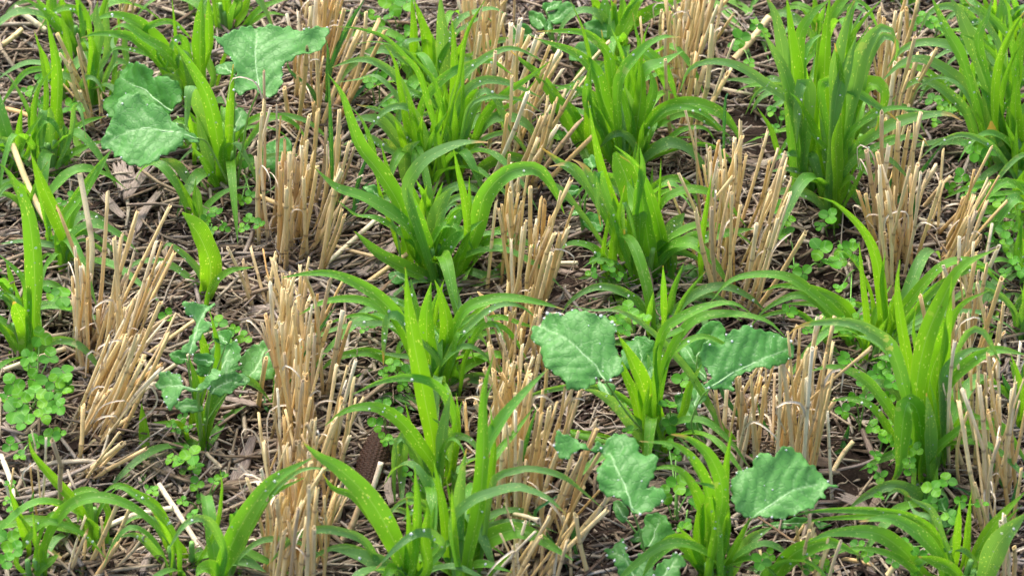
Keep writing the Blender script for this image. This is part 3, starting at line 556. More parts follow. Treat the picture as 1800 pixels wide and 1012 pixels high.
('big spreading grass plant at the side edge with pale arching blades', (1772, 300), 5, ['26 o -1|1736,245 1712,175 1675,132 1625,105 1587,110 1545,148', '20 o 0|1712,152 1690,110 1675,82 1625,75 1587,87 1560,120', '18 o 1|1756,205 1735,120 1687,82 1648,74', '22 m 1|1692,105 1662,50 1636,-8', '27 o 2|1710,80 1687,25 1668,-8', '15 o 1|1762,105 1740,50 1694,-3', '16 m 0|1786,115 1770,60 1710,-3', '18 y -1|1748,215 1752,125 1775,62 1804,16', '14 y -1|1790,230 1775,162 1757,110 1725,77 1680,56', '10 m 0|1777,50 1767,-5', '34 d -2b|1788,355 1775,303 1745,250 1742,213', '24 y 0|1790,260 1785,190 1790,120', '30 m 1|1760,250 1745,190 1720,150', '28 y 1|1780,160 1790,90 1800,40', '22 o 2|1735,160 1760,120 1770,80', '20 m 3|1720,80 1735,30 1745,-5', '34 m 0|1800,300 1795,240 1800,180']),
('grass plant at the side edge with low pale blades over leaning straw', (1812, 430), 3, ['10 o -2|1806,272 1762,303 1728,368', '17 m -1|1806,330 1750,323 1700,330 1660,349', '19 m -1|1806,388 1750,370 1712,375 1678,417', '16 o 0|1800,448 1755,426 1730,440', '30 y 0|1800,380 1790,340 1800,300']),
('grass plant at the side edge with low pale blades above the arch tips', (1815, 520), 3, ['22 o -1|1806,462 1770,475 1735,520 1722,545', '18 d 0|1806,530 1775,522 1738,532', '16 m 1|1806,560 1785,545 1768,560', '10 y 0|1725,640 1732,590 1728,530 1733,500']),
('lone young grass seedling with one blunt broad blade', (362, 548), 0, ['41 y -1b|365,510 370,465 350,410 320,374', '14 m 0|370,508 400,478 447,469', '14 o -1|357,512 312,473 275,458 237,463 213,490', '13 o 1|360,512 345,470 300,430 285,440']),
('small thin grass seedling with four narrow blades below the leaf', (352, 412), 1, ['9 y 0|350,402 337,360 309,306', '14 m -1|353,400 362,365 400,335 448,327', '12 o 0|352,370 345,335 330,325 313,334', '9 m 0|346,380 342,350 345,310']),
('tall grass plant growing between the upper brassica leaves', (395, 335), 5, ['28 m -2|386,270 368,180 340,125 300,66', '16 y -1|401,262 405,180 410,113', '26 o -3|348,190 342,156 331,157 328,200 325,238', '12 m 0|413,248 427,222 460,204 500,208 525,225 543,254', '16 m -1|384,332 362,290 335,256', '20 o -1|335,322 312,292 281,279', '20 o 1|372,300 355,240 345,200', '20 y 0|395,320 392,270 398,240', '14 m 1|420,320 440,310 470,318', '10 o -2|430,290 500,270 540,280']),
('grass plant rising behind the two lower brassica leaves', (352, 205), 4, ['27 m 0|352,125 351,60 356,-10', '17 y 1|366,90 367,45 366,-8', '31 m -1|310,120 277,76 242,42 200,27 158,38', '20 m -2|280,110 248,78 222,63 170,60 143,67', '13 m 1|255,58 272,42 305,40 340,72', '17 o -1|348,142 315,128 278,119', '8 y 1|312,125 308,60 302,-5', '22 o 0|340,160 330,130 318,100']),
('grass plant at the top edge beside the highest brassica leaf', (400, 72), 3, ['22 m 0|388,45 378,-8', '19 y 0|404,40 402,-12', '23 y 1|415,40 430,15 441,-10', '13 m 0|425,52 455,18 490,2 522,-4', '20 m -1|370,60 345,35 330,0', '26 o 2|395,50 400,20 390,-10', '12 m 1|430,50 470,25 505,28']),
('grass plant at the top edge next to the brown standing straws', (168, 195), 2, ['23 y -1|163,150 165,100 157,52', '10 y 0|158,60 152,25 134,-6', '18 o 1|190,90 186,50 190,5', '20 o 2|175,60 168,30 172,2', '10 y 0|200,80 210,50 205,20']),
('little grass sprout with one lance blade beside the wood chunk', (262, 838), 0, ['21 y 0|254,805 254,760 249,708', '16 m -2|256,812 238,828 213,850', '10 o -2|258,828 250,842 245,848']),
('young grass shoot growing through the left brassica seedling', (358, 792), 2, ['27 y -1|364,745 380,680 385,610 368,543', '22 m -3|345,775 330,785 322,820 318,850', '17 m 0|362,790 378,762 400,732 432,713', '12 y -1|330,770 315,745 268,742']),
('bright grass plant at the top edge above the oval weed leaves', (1088, 118), 4, ['29 y 0|1088,70 1110,25 1127,-10', '25 m 1|1108,45 1150,18 1205,-2', '31 m 1|1068,50 1065,20 1064,-12', '21 y 0|1055,30 1045,5 1034,-10', '19 o -1|1080,85 1062,37 1040,20 1012,22 987,50 978,95', '26 y -1|1080,115 1085,87 1103,74', '14 d 0|1080,20 1083,-5', '24 m 2|1092,60 1095,20 1092,-10']),
('grass plant beyond the top edge with blades hanging over bare straw', (1215, -20), 1, ['19 m -2|1240,-2 1275,20 1300,62 1323,107', '14 m -1|1262,-8 1312,18 1337,62 1352,108', '10 m 0|1330,-10 1322,10 1318,25']),
]
def blade(parent, base, spec):
    head, pts = spec.split('|'); f = head.split(); wpx = float(f[0]); tn = f[1]; off = f[2]; blunt = off.endswith('b'); off = float(off.rstrip('b'))/100
    pts = [tuple(map(float, p.split(','))) for p in pts.split()]
    dry = 0.0
    if tn == 'd': dry = random.uniform(0.7, 1.2); tone = 0.8
    else:
        tone = TONE[tn]
        if random.random() < 0.45: dry = random.uniform(0.15, 0.6)
    b = base+Vector((random.uniform(-0.016, 0.016), random.uniform(-0.016, 0.030), 0)); b.x += 0.12*(at_y(pts[0][0], pts[0][1], b.y).x-b.x)
    off += random.uniform(-0.012, 0.012)
    n = len(pts); W = []
    for i, p in enumerate(pts): W.append(at_y(p[0], p[1], b.y+off*((i+1)/n)**1.5, 0.008))
    z0 = float(relief(b.x, b.y))
    P0 = [Vector((b.x, b.y, z0-0.004))]
    first = W[0]
    if (first-P0[0]).length > 0.03: P0.append(P0[0].lerp(first, 0.5)+Vector((0, 0, 0.12*abs(first.x-b.x))))
    allp = P0+W
    npt = 30; P = catmull([list(p) for p in allp], npt)
    # arc fraction of the first traced point
    dd = np.linalg.norm(P-np.array(first), axis=1); s0 = min(0.6, np.argmin(dd)/(npt-1)*0.85); s = np.linspace(0, 1, npt)
    t = np.clip((s-s0)/(1-s0), 0, 1); sm = lambda x: np.clip(x, 0, 1)**2*(3-2*np.clip(x, 0, 1))
    pk = random.uniform(0.28, 0.42)
    prof = 0.70+0.30*sm(t/pk)
    prof = np.where(s < s0, np.minimum(prof, 0.42+0.30*s/max(s0, 1e-3)), prof)
    tap = (1-np.clip((t-pk)/(1-pk), 0, 1)**(6 if blunt else 1.9)); tap = np.maximum(tap, 0.012); prof = prof*tap
    k = np.ones(3)/3; prof = np.convolve(np.pad(prof, 1, 'edge'), k, 'valid')
    width = prof*wpx*mpp(first)*1.06
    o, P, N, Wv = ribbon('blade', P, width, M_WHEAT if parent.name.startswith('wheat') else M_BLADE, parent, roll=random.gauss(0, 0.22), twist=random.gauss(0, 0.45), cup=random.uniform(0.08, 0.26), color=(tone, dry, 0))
    if tn != 'y' and random.random() < 0.7 and wpx > 12:
        kk = random.randint(1, 5); idx = [random.randint(int(npt*0.4), npt-5) for _ in range(kk)]; us = [random.uniform(-0.35, 0.35) for _ in idx]
        up = np.array([0, 0, 1.])
        drops(o, [P[i]+Wv[i]*width[i]*u for i, u in zip(idx, us)], [N[i]*(1 if N[i]@up > -0.2 else -1) for i in idx], [(1.2+2.2*random.random()**2)*0.00053 for _ in idx])
    return o
def under_blades(parent, base, n, mat=None):
    for k in range(n):
        az = random.uniform(0, 2*math.pi); l = random.uniform(0.05, 0.11); h = random.uniform(0.03, 0.09)
        D = Vector((math.cos(az), math.sin(az), 0)); b = base+Vector((random.uniform(-.008, .008), random.uniform(-.008, .008), 0)); b.z = float(relief(b.x, b.y))-0.003
        P = catmull([list(b), list(b+D*l*0.12+Vector((0, 0, h*0.6))), list(b+D*l*0.5+Vector((0, 0, h))), list(b+D*l*0.85+Vector((0, 0, h*0.8))), list(b+D*l*1.1+Vector((0, 0, h*0.35+0.004)))], 22)
        s = np.linspace(0, 1, 22); wd = random.uniform(0.008, 0.015)*np.minimum(0.4+2*s, 1)*np.maximum(1-np.clip((s-0.45)/0.55, 0, 1)**1.9, 0.01)
        ribbon('blade', P, wd, mat or M_BLADE, parent, roll=random.gauss(0, 0.25), twist=random.gauss(0, 0.4), ref=norm(np.array([0.2*D.x, 0.2*D.y, 1.])), color=(random.uniform(0.4, 0.95), 0.3 if random.random() < 0.3 else 0, 0))
def fill_blades(parent, base, bx, by, nu):
    for k in range(nu+1 if nu > 1 else 0):
        h = random.uniform(55, 165); dx = random.gauss(0, 0.30)*h; x0 = bx+random.gauss(0, 22); y0 = by-random.uniform(0, 30)
        if random.random() < 0.6: sp = f"{random.uniform(9,17):.1f} {random.choice('yym')} {random.uniform(-3,3):.1f}|{x0+dx*.2:.1f},{y0-h*.4:.1f} {x0+dx*.5:.1f},{y0-h*.72:.1f} {x0+dx:.1f},{y0-h:.1f}"
        else: dx *= 1.9; sp = f"{random.uniform(10,18):.1f} {random.choice('mo')} {random.uniform(-4,3):.1f}|{x0+dx*.15:.1f},{y0-h*.4:.1f} {x0+dx*.5:.1f},{y0-h*.75:.1f} {x0+dx:.1f},{y0-h*.72:.1f} {x0+dx*1.45:.1f},{y0-h*.38:.1f}"
        blade(parent, base, sp)
def stems(parent, base, n, h):
    for k in range(n):
        b = base+Vector((random.uniform(-.007, .007), random.uniform(-.007, .007), 0)); b.z = float(relief(b.x, b.y))-0.004
        tx = random.uniform(-.15, .15)*h; hh = h*random.uniform(0.8, 1.1)
        P = catmull([list(b), list(b+Vector((tx*0.4, 0, hh*0.5))), list(b+Vector((tx, random.uniform(-.1, .1)*h, hh)))], 9)
        V, F = tube(P, np.linspace(0.0036, 0.0022, 9), 9); mesh('stem', V, F, M_STEM, parent)
for lab, (bx, by), nu, specs in G:
    base = ground_pt(bx, by); t = thing('grass_plant', lab, 'grass plant', base, 'broad bladed grass plants sown between the stubble rows')
    stems(t, base, 1 if nu < 2 else random.randint(2, 3), 0.05 if nu > 1 else 0.02)
    for sp in specs:
        blade(t, base, sp)
        hd, pp = sp.split('|')
        if nu > 1 and float(hd.split()[0]) > 11 and random.random() < 0.5:      # a sister tiller's blade close by
            h = hd.split(); n = len(pp.split()); jx = random.gauss(0, 13); jy = random.uniform(-4, 16); sc = random.uniform(0.72, 0.98); q = [tuple(map(float, v.split(','))) for v in pp.split()]
            q = [(bx+(x-bx)*(sc+random.gauss(0, .02))+jx, by+(y-by)*(sc+random.gauss(0, .02))+jy) for x, y in q]
            blade(t, base, f"{float(h[0])*random.uniform(0.45,0.8):.1f} {h[1]} {float(h[2].rstrip('b'))+random.uniform(1,4):.1f}|"+' '.join(f'{x:.1f},{y:.1f}' for x, y in q))
    under_blades(t, base, nu)
    fill_blades(t, base, bx, by, nu)

def auto_plant(label, bx, by, hgt, nb, spread=1.0):
    base = ground_pt(bx, by); t = thing('grass_plant', label, 'grass plant', base, 'broad bladed grass plants sown between the stubble rows')
    stems(t, base, 2, 0.04)
    for k in range(int(nb*1.35)):
        h = hgt*random.uniform(0.55, 1.1); sd = random.choice((-1, 1)); x0 = bx+random.gauss(0, 12)
        if k % 2 == 0:
            dx = random.gauss(0, 0.25)*h
            sp = f"{random.uniform(8,15):.1f} {random.choice('yym')} {random.uniform(-5,4):.1f}|{x0+dx*.1:.1f},{by-h*.35:.1f} {x0+dx*.45:.1f},{by-h*.7:.1f} {x0+dx:.1f},{by-h*1.05:.1f}"
        else:
            dx = sd*random.uniform(0.45, 0.85)*h*spread; e = random.uniform(0.25, 0.75)
            sp = f"{random.uniform(10,18):.1f} {random.choice('moo')} {random.uniform(-6,4):.1f}|{x0+dx*.1:.1f},{by-h*.32:.1f} {x0+dx*.4:.1f},{by-h*.62:.1f} {x0+dx*.85:.1f},{by-h*.75:.1f} {x0+dx*1.25:.1f},{by-h*.62:.1f} {x0+dx*1.5:.1f},{by-h*(.62-e*.5):.1f}"
        blade(t, base, sp)
    under_blades(t, base, 2)
for a in [
 ('short grass plant filling the gap between the two dense centre plants', 752, 610, 105, 8),
 ('grass plant half hidden behind the tall centre grass', 745, 415, 120, 9),
 ('grass plant squeezed between crossing blades of the upper centre', 800, 262, 130, 9),
 ('grass plant behind the glossy broad blades above the round weed', 1125, 405, 135, 9),
 ('small grass plant under the crossing tips beside the round weed', 1078, 215, 95, 7),
 ('low grass plant in the shade behind the droplet leaf stalk', 1130, 665, 80, 6),
 ('grass plant behind the folded blades beside the bare dark soil', 1425, 232, 120, 8),
 ('grass plant at the top edge behind the tall folded grass', 1440, 90, 100, 7),
 ('dense grass plant at the side edge behind the pale arches', 1770, 195, 150, 11),
 ('grass plant in the top corner of the field view', 1745, 85, 110, 9),
 ('bright grass plant at the very edge beside the top corner', 1800, 95, 120, 8),
 ('grass plant behind the pale arches left of the top corner', 1690, 205, 110, 8),
 ('low grass plant between the cob grass and the front centre grass', 775, 955, 110, 8),
 ('grass plant behind the bright pointed grass at the clover', 1600, 745, 90, 6),
 ('low grass plant in front of the pointed grass near the bright clover', 1625, 905, 80, 6),
 ('thin grass plant behind the forked bright grass', 62, 395, 110, 7),
 ('grass plant at the side edge beside the tall narrow pointed grass', 25, 300, 100, 6),
 ('grass plant behind the tall grass between the upper brassica leaves', 365, 290, 100, 6),
 ('small grass plant in the top corner by the first wide blades', 95, 70, 80, 6),
 ('grass plant just above the side edge clover patch', 30, 560, 100, 6),
 ('grass plant at the far end of the top edge beyond the brown tips', 1590, 20, 60, 5),
 ('bright grass plant between the glossy blades and the slender crossing blade', 1160, 610, 140, 8),
 ('grass plant in the middle of the dense centre row beside the pale upright bundle', 790, 655, 125, 8),
 ('grass plant behind the tall centre grass near the leaning straws', 735, 320, 110, 7),
 ('grass plant among the tall matt blades at the top of the centre row', 780, 165, 120, 8),
 ('grass plant just behind the tall grass pointing at the oval weeds', 1112, 175, 110, 7),
 ('grass plant at the side edge above the yellowing blade and clover', 1792, 345, 150, 9),
 ('arching grass plant at the side edge beside the leaning bundle', 1798, 590, 130, 8),
 ('grass plant beside the curled sheath strips at the side edge', 1805, 760, 120, 7),
 ('grass plant between the three long arches and the pointed grass', 1565, 610, 100, 7),
 ('tall grass plant beside the bright folded blade with brown tips', 1490, 270, 130, 7),
]: auto_plant(*a)

WH = [
('dark thin wheat seedling among the upper stubble near the leaf tip', (575, 215), ['10 o 0|585,108 610,50 643,-4', '8 o 1|575,150 577,100 574,70', '9 o -1|580,200 615,178 655,137 684,95', '9 o 0|556,190 548,160 510,125 505,100']),
('dark thin wheat seedling in front of the round brassica leaf', (590, 405), ['9 m 0|585,330 580,200 577,120', '9 o 0|598,370 595,300 600,260', '8 o 1|625,340 640,290 655,260', '8 o 0|610,390 640,330 655,318']),
('dark thin wheat seedling inside the leaning bundle of the right row', (1548, 392), ['10 o 0|1537,360 1535,330 1540,296', '11 o 1|1548,370 1562,330 1568,308', '10 o -1|1552,380 1600,328 1659,250', '9 o 0|1530,370 1510,345 1500,310', '8 o 0|1600,400 1606,330 1612,290']),
('dark wheat seedling beside the curled sheath strips', (1795, 735), ['11 o 0|1780,700 1765,668 1762,655', '9 o 1|1795,690 1797,640']),
('dark wheat seedling crossing the stubble in the lower right', (1772, 925), ['11 o 0|1768,860 1745,815 1731,790', '8 o 1|1780,890 1790,840', '9 o -1|1745,915 1720,880 1690,860 1668,855']),
('dark wheat seedling beside the low blurred straws', (1008, 985), ['10 o 0|1008,950 1013,915 1014,905', '8 o -1|1000,970 995,940', '7 o 1|940,905 965,881 988,866']),
('single thin wheat blade in front of the lobed brassica leaf', (905, 905), ['10 m -1|902,846 915,809 930,759 945,710', '7 o 0|900,890 890,870']),
('small wheat seedling behind the sparse dark straws', (60, 950), ['9 o 0|55,920 55,890 60,860', '8 o 1|45,935 40,890 40,870', '8 o 0|70,930 90,920 105,900']),
('wheat seedling in the stubble beside the lone grass seedling stem', (478, 755), ['7 m 0|470,720 460,690 452,668', '6 m 0|480,700 483,660 482,625', '6 o 0|575,560 590,540']),
('thin wheat seedling standing in the wide upright stubble bundle', (1250, 350), ['9 o 0|1258,320 1262,295 1270,278', '8 o 0|1245,340 1238,300', '7 o 1|1275,175 1285,165']),
('thin wheat seedling among straws behind the right hand brassica leaf', (1375, 800), ['7 o 0|1360,770 1340,740 1330,700', '9 o 1|1290,720 1270,690 1262,660', '6 o 0|1380,720 1385,680']),
('small wheat seedling right of the stubble above the wide brassica leaf', (1468, 810), ['10 m 0|1478,790 1488,765 1493,745']),
]
for lab, (bx, by), specs in WH:
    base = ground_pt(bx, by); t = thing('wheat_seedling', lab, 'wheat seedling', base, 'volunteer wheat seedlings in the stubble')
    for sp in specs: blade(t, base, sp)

# ------------------------------------------------------------------ broad leaves
def broadleaf(parent, outline, midrib, Y0, off, mat, tilt=(0, 0), cup=0.10, teeth=1.6, name='leaf', ox=0, oy=0, sc=1.0, petiole=None, base=None, vein_gap=26, dew=0, pet_r=2.6, fold=None):
    O = np.array(outline, float)*sc+[ox, oy]; Mr = catmull(np.array(midrib, float)*sc+[ox, oy], 40)
    per = np.sum(np.linalg.norm(np.diff(np.vstack([O, O[:1]]), axis=0), axis=1)); n = max(24, int(per/4.0))
    C = catmull(np.vstack([O, O[:1]]), n+1)[:-1]
    nrm = np.roll(C, -1, 0)-np.roll(C, 1, 0); nrm = norm(np.stack([nrm[:, 1], -nrm[:, 0]], 1))
    k = np.arange(n); C = C+nrm*(teeth*np.sin(k*2*math.pi/4.3)+teeth*0.6*np.sin(k*0.9+1))[:, None]
    step = 3.6; x0, y0 = C.min(0); x1, y1 = C.max(0); gx, gy = np.meshgrid(np.arange(x0, x1, step), np.arange(y0, y1, step)); gx = gx+(np.arange(gx.shape[0]) % 2)[:, None]*step/2
    pts = np.stack([gx.ravel(), gy.ravel()], 1)
    inside = np.zeros(len(pts), bool); j = n-1
    for i in range(n):
        cnd = ((C[i, 1] > pts[:, 1]) != (C[j, 1] > pts[:, 1])) & (pts[:, 0] < (C[j, 0]-C[i, 0])*(pts[:, 1]-C[i, 1])/(C[j, 1]-C[i, 1]+1e-9)+C[i, 0]); inside ^= cnd; j = i
    dmin = np.min(np.linalg.norm(pts[:, None]-C[None], axis=2), 1); pts = pts[inside & (dmin > 1.8)]
    vs = [Vector(p) for p in C]+[Vector(p) for p in pts]
    r = delaunay_2d_cdt(vs, [(i, (i+1) % n) for i in range(n)], [], 1, 1e-4); P2 = np.array([[v.x, v.y] for v in r[0]]); F = [tuple(f) for f in r[2]]
    if not F: return None
    # distance along and from the midrib
    seg = Mr[None]-P2[:, None]; dist = np.linalg.norm(seg, axis=2); im = np.argmin(dist, 1); d = dist[np.arange(len(P2)), im]
    tan = np.gradient(Mr, axis=0); side = np.sign(tan[im, 0]*(P2[:, 1]-Mr[im, 1])-tan[im, 1]*(P2[:, 0]-Mr[im, 0]))
    arc = np.r_[0, np.cumsum(np.linalg.norm(np.diff(Mr, axis=0), axis=1))]; t = arc[im]
    ph = (t-0.75*d+0.0022*d*d*side+side*vein_gap*0.22+2.5*np.sin(d*0.12+side))/vein_gap; fr = np.abs(ph-np.round(ph))*vein_gap
    vein = np.maximum(np.exp(-(d/2.0)**2), 0.80*np.exp(-(fr/1.25)**2)*np.clip(1-d/75, 0.15, 1))
    cen = C.mean(0); N = norm(np.array(TOCAM)*0.72+np.array([tilt[0], 0, 0.42+tilt[1]])); root = np.array(at_y(Mr[0, 0], Mr[0, 1], Y0+off/100, 0.015))
    D = np.array([list(ray(*p)) for p in P2]); cam = np.array(CAM); tt = ((root-cam)@N)/(D@N); V = cam+D*tt[:, None]
    m = float(mpp(Vector(root))); size = math.sqrt(len(pts))*step
    de = np.min(np.linalg.norm(P2[:, None]-C[None], axis=2), 1)
    h = cup*d*0.9 - 1.6*np.exp(-(d/3.2)**2) - 0.9*np.exp(-(fr/2.2)**2)*np.clip(1-d/100, 0.2, 1)
    h += -0.75*np.cos(ph*2*math.pi)*np.clip(d/14, 0, 1)
    h += 8.0*(np.sin(P2[:, 0]*0.09+Mr[0, 0])*np.cos(P2[:, 1]*0.075+Mr[0, 1]))*np.clip(1-de/34, 0, 1)
    h -= 0.0042*np.maximum(t-arc[-1]*0.5, 0)**2; h += 0.0025*np.maximum(d-28, 0)**2*np.sin(t*0.045+side*1.3)
    if fold is not None:
        fx, fy, nx_, ny_, amt = fold; q = (P2[:, 0]-fx)*nx_+(P2[:, 1]-fy)*ny_; h += amt*np.maximum(q, 0)**1.15
    V = V+N*(h*m)[:, None]
    o = mesh(name, V, F, mat, parent, attr={'vein': vein})
    o.data.update()
    if len(o.data.polygons) and (o.data.polygons[len(F)//2].normal @ Vector(N)) < 0: o.data.flip_normals()
    sol = o.modifiers.new('thickness', 'SOLIDIFY'); sol.thickness = 0.00045; sol.offset = 0
    if petiole is not None and base is not None:
        a = Vector(root)+Vector((0, 0, 0.0)); pp = [list(base)]+[list(at_y(x*sc+ox, y*sc+oy, Y0+off/100*0.6, 0.01)) for x, y in petiole]+[list(a)]
        P = catmull(pp, 14)
        Vt, Ft = tube(P, np.linspace(pet_r, pet_r*0.55, 14)*m, 8); pt = mesh('stem', Vt, Ft, M_STEM, parent)
    mi = catmull(np.array([V[np.argmin(np.linalg.norm(P2-q, axis=1))] for q in Mr[::4]]), 20)
    Vt, Ft = tube(mi, np.linspace(1.7, 0.4, 20)*m, 7); mesh('midrib', Vt, Ft, M_RIB, o)
    if dew:
        ii = list(RNG.choice(n, min(dew, n), replace=False))+list(RNG.choice(np.arange(n, len(P2)), max(1, dew//3), replace=False))
        drops(o, [V[i]+N*0.0004 for i in ii if i < len(V)], [N]*len(ii), [random.uniform(0.9, 1.3)*(1+2.2*random.random()**3)*m for _ in ii])
    return o

def brassica(label, base_px, leaves, name='brassica_plant', cat='brassica plant', mat=None, group='broad leaved brassica plants'):
    base = ground_pt(*base_px); t = thing(name, label, cat, base, group)
    for L in leaves:
        kw = dict(L); outline = kw.pop('o'); mid = kw.pop('m'); off = kw.pop('off', 0); broadleaf(t, outline, mid, base.y, off, kw.pop('mat', mat or M_BRAS), base=base, **kw)
    return t
Q = dict(sc=0.25)
brassica('tall brassica plant with three large wavy blue green leaves', (415, 345), [
 dict(o=[(375,72),(398,62),(425,45),(440,38),(452,44),(470,42),(490,46),(510,43),(528,54),(545,52),(578,50),(575,65),(570,82),(560,92),(540,98),(522,103),(510,112),(497,118),(497,140),(492,160),(478,172),(460,168),(448,160),(420,168),(412,158),(415,130),(405,105),(390,88)], m=[(455,160),(451,125),(449,90),(452,50)], off=-3, petiole=[(428,250),(436,205)], cup=0.16, dew=9, tilt=(0.1, 0.15), fold=(470,150,0.72,0.69,0.25)),
 dict(o=[(178,175),(188,160),(192,148),(204,120),(210,112),(218,105),(228,112),(240,110),(255,115),(268,122),(270,135),(285,135),(300,138),(313,145),(318,160),(318,180),(308,190),(295,200),(280,205),(250,215),(210,215),(190,200),(180,185)], m=[(312,205),(262,165),(215,140),(200,128)], off=5, petiole=[(370,290),(335,235)], tilt=(-0.35, -0.25), dew=7, mat=M_WEED, cup=0.14),
 dict(o=[(175,240),(182,225),(195,205),(207,178),(215,170),(228,168),(243,168),(252,178),(262,185),(280,190),(292,200),(303,212),(315,225),(330,232),(350,240),(345,250),(325,248),(318,258),(300,270),(290,278),(275,290),(255,294),(240,290),(225,288),(215,278),(200,268),(195,255),(185,252),(176,246)], m=[(347,243),(300,231),(260,226),(220,230),(178,241)], off=-5, petiole=[(390,300),(365,252)], cup=0.14, dew=5, tilt=(0.0, 0.35)),
 dict(o=[(455,265),(480,243),(498,240),(512,250),(514,280),(512,300),(500,318),(478,312),(462,300)], m=[(492,318),(486,282),(484,246)], off=0, petiole=[(450,345),(475,335)], mat=M_WEED, teeth=0.8),
 dict(o=[(407,200),(418,188),(432,195),(434,210),(425,228),(410,232),(404,218)], m=[(412,230),(420,205),(424,192)], off=1, petiole=[(412,300)], teeth=0.8),
 dict(o=[(378,118),(395,108),(415,112),(414,130),(394,135),(380,128)], m=[(412,134),(398,122),(384,118)], off=2, petiole=[(412,250)], teeth=0.8, mat=M_WEED),
])
def off4(pts, ox, oy): return [(x/4+ox, y/4+oy) for x, y in pts]
A1 = (900, 506); A2 = (900, 759); A3 = (0, 506)
brassica('brassica plant with the broadest leaf carrying white droplets', (1150, 775), [
 dict(o=off4([(140,250),(190,230),(240,165),(300,160),(350,185),(400,150),(440,145),(500,160),(560,185),(650,205),(700,240),(735,300),(720,380),(740,440),(770,520),(780,590),(720,640),(680,655),(640,640),(600,620),(570,680),(500,715),(400,715),(350,640),(290,600),(230,550),(215,500),(195,400),(145,350),(130,310)], *A1), m=off4([(655,655),(600,560),(480,440),(350,330),(190,240)], *A1), off=-10, petiole=[(1110,735),(1078,690)], cup=0.10, dew=16, tilt=(-0.05, 0.1)),
 dict(o=off4([(600,620),(640,660),(710,680),(725,730),(680,770),(640,750),(610,700)], *A1), m=off4([(690,765),(655,700),(610,640)], *A1), off=-2, petiole=[(1110,740)], teeth=0.8),
 dict(o=off4([(800,380),(840,350),(880,330),(930,340),(990,370),(1000,410),(1045,430),(1050,480),(1020,530),(1075,560),(1070,640),(1020,720),(940,690),(860,600),(780,560),(770,450)], *A1), m=off4([(960,700),(920,600),(905,450),(890,350)], *A1), off=1, petiole=[(1146,740)], dew=6, mat=M_WEED),
 dict(o=off4([(1170,430),(1200,370),(1250,400),(1330,500),(1370,660),(1300,620),(1200,500)], *A1), m=off4([(1360,640),(1280,520),(1195,390)], *A1), off=2, petiole=[(1200,720)], teeth=0.5, mat=M_WEED),
])
brassica('brassica plant with a folded leaf in front of upright straws', (1235, 790), [
 dict(o=off4([(1325,480),(1330,420),(1350,400),(1410,415),(1440,410),(1490,400),(1500,340),(1540,310),(1600,290),(1650,260),(1700,280),(1760,285),(1850,290),(1960,340),(2000,400),(1990,440),(1960,480),(1880,530),(1800,570),(1730,560),(1650,590),(1560,640),(1555,720),(1480,700),(1400,720),(1350,690),(1400,640),(1380,580),(1340,530)], *A1), m=off4([(1400,700),(1560,590),(1800,480),(1950,400)], *A1), off=-8, petiole=[(1215,745),(1232,700)], cup=0.08, dew=10, tilt=(0.05, 0.1)),
 dict(o=off4([(1240,400),(1300,320),(1370,250),(1450,225),(1500,280),(1490,400),(1420,450),(1340,490),(1280,470)], *A1), m=off4([(1300,480),(1370,380),(1450,260)], *A1), off=3, petiole=[(1222,720)], mat=M_WEED, teeth=0.8),
 dict(o=off4([(1255,650),(1330,660),(1380,730),(1350,800),(1290,850),(1260,760)], *A1), m=off4([(1280,840),(1310,740),(1290,660)], *A1), off=0, petiole=[(1230,770)], teeth=1.0, dew=4),
 dict(o=off4([(1140,760),(1230,740),(1300,880),(1340,1000),(1260,1010),(1180,900)], *A1), m=off4([(1320,1000),(1240,880),(1170,780)], *A1), off=0, petiole=[(1240,780)], teeth=0.5, dew=4, mat=M_WEED),
])
brassica('brassica plant with a lobed pale leaf and curled back tip', (1133, 968), [
 dict(o=off4([(310,-20),(370,0),(440,30),(500,75),(560,110),(590,55),(640,60),(700,10),(740,-10),(800,5),(870,40),(890,90),(920,160),(1000,150),(1025,220),(1000,280),(990,340),(940,390),(1000,390),(1080,440),(1070,490),(1020,530),(950,570),(880,580),(830,545),(760,480),(640,430),(610,370),(595,290),(640,200),(655,150),(620,125),(500,120),(430,130),(400,170),(330,150),(300,80)], *A2), m=off4([(850,560),(800,400),(740,270),(690,120)], *A2), off=-8, petiole=[(1131,960),(1122,925)], cup=0.10, dew=12, tilt=(-0.05, 0.2)),
 dict(o=off4([(710,490),(760,480),(820,560),(800,620),(760,630),(720,570)], *A2), m=off4([(810,620),(770,560),(740,500)], *A2), off=1, teeth=0.8, petiole=[(1128,950)]),
 dict(o=off4([(940,590),(1000,560),(1090,600),(1110,660),(1150,720),(1080,800),(960,820),(900,800),(920,680)], *A2), m=off4([(960,810),(1010,700),(1040,600)], *A2), off=3, petiole=[(1136,965)], mat=M_WEED),
 dict(o=off4([(835,740),(900,680),(960,700),(960,740),(900,770),(840,770)], *A2), m=off4([(920,750),(890,740),(850,745)], *A2), off=0, teeth=0.8, petiole=[(1130,950)]),
])
brassica('low brassica plant at the bottom edge with deeply lobed leaves', (1130, 1040), [
 dict(o=off4([(650,830),(720,790),(790,740),(800,830),(850,920),(880,900),(900,850),(970,880),(1000,960),(980,1050),(900,1090),(780,1060),(740,960),(700,890)], *A2), m=off4([(900,1080),(840,980),(780,880),(700,840)], *A2), off=0, petiole=[(1132,1030)], dew=10, teeth=2.4),
 dict(o=off4([(960,1000),(1040,920),(1110,870),(1180,850),(1220,920),(1180,980),(1160,1060),(1040,1090)], *A2), m=off4([(1010,1080),(1090,980),(1160,890)], *A2), off=1, petiole=[(1140,1035)], dew=9, teeth=2.4),
])
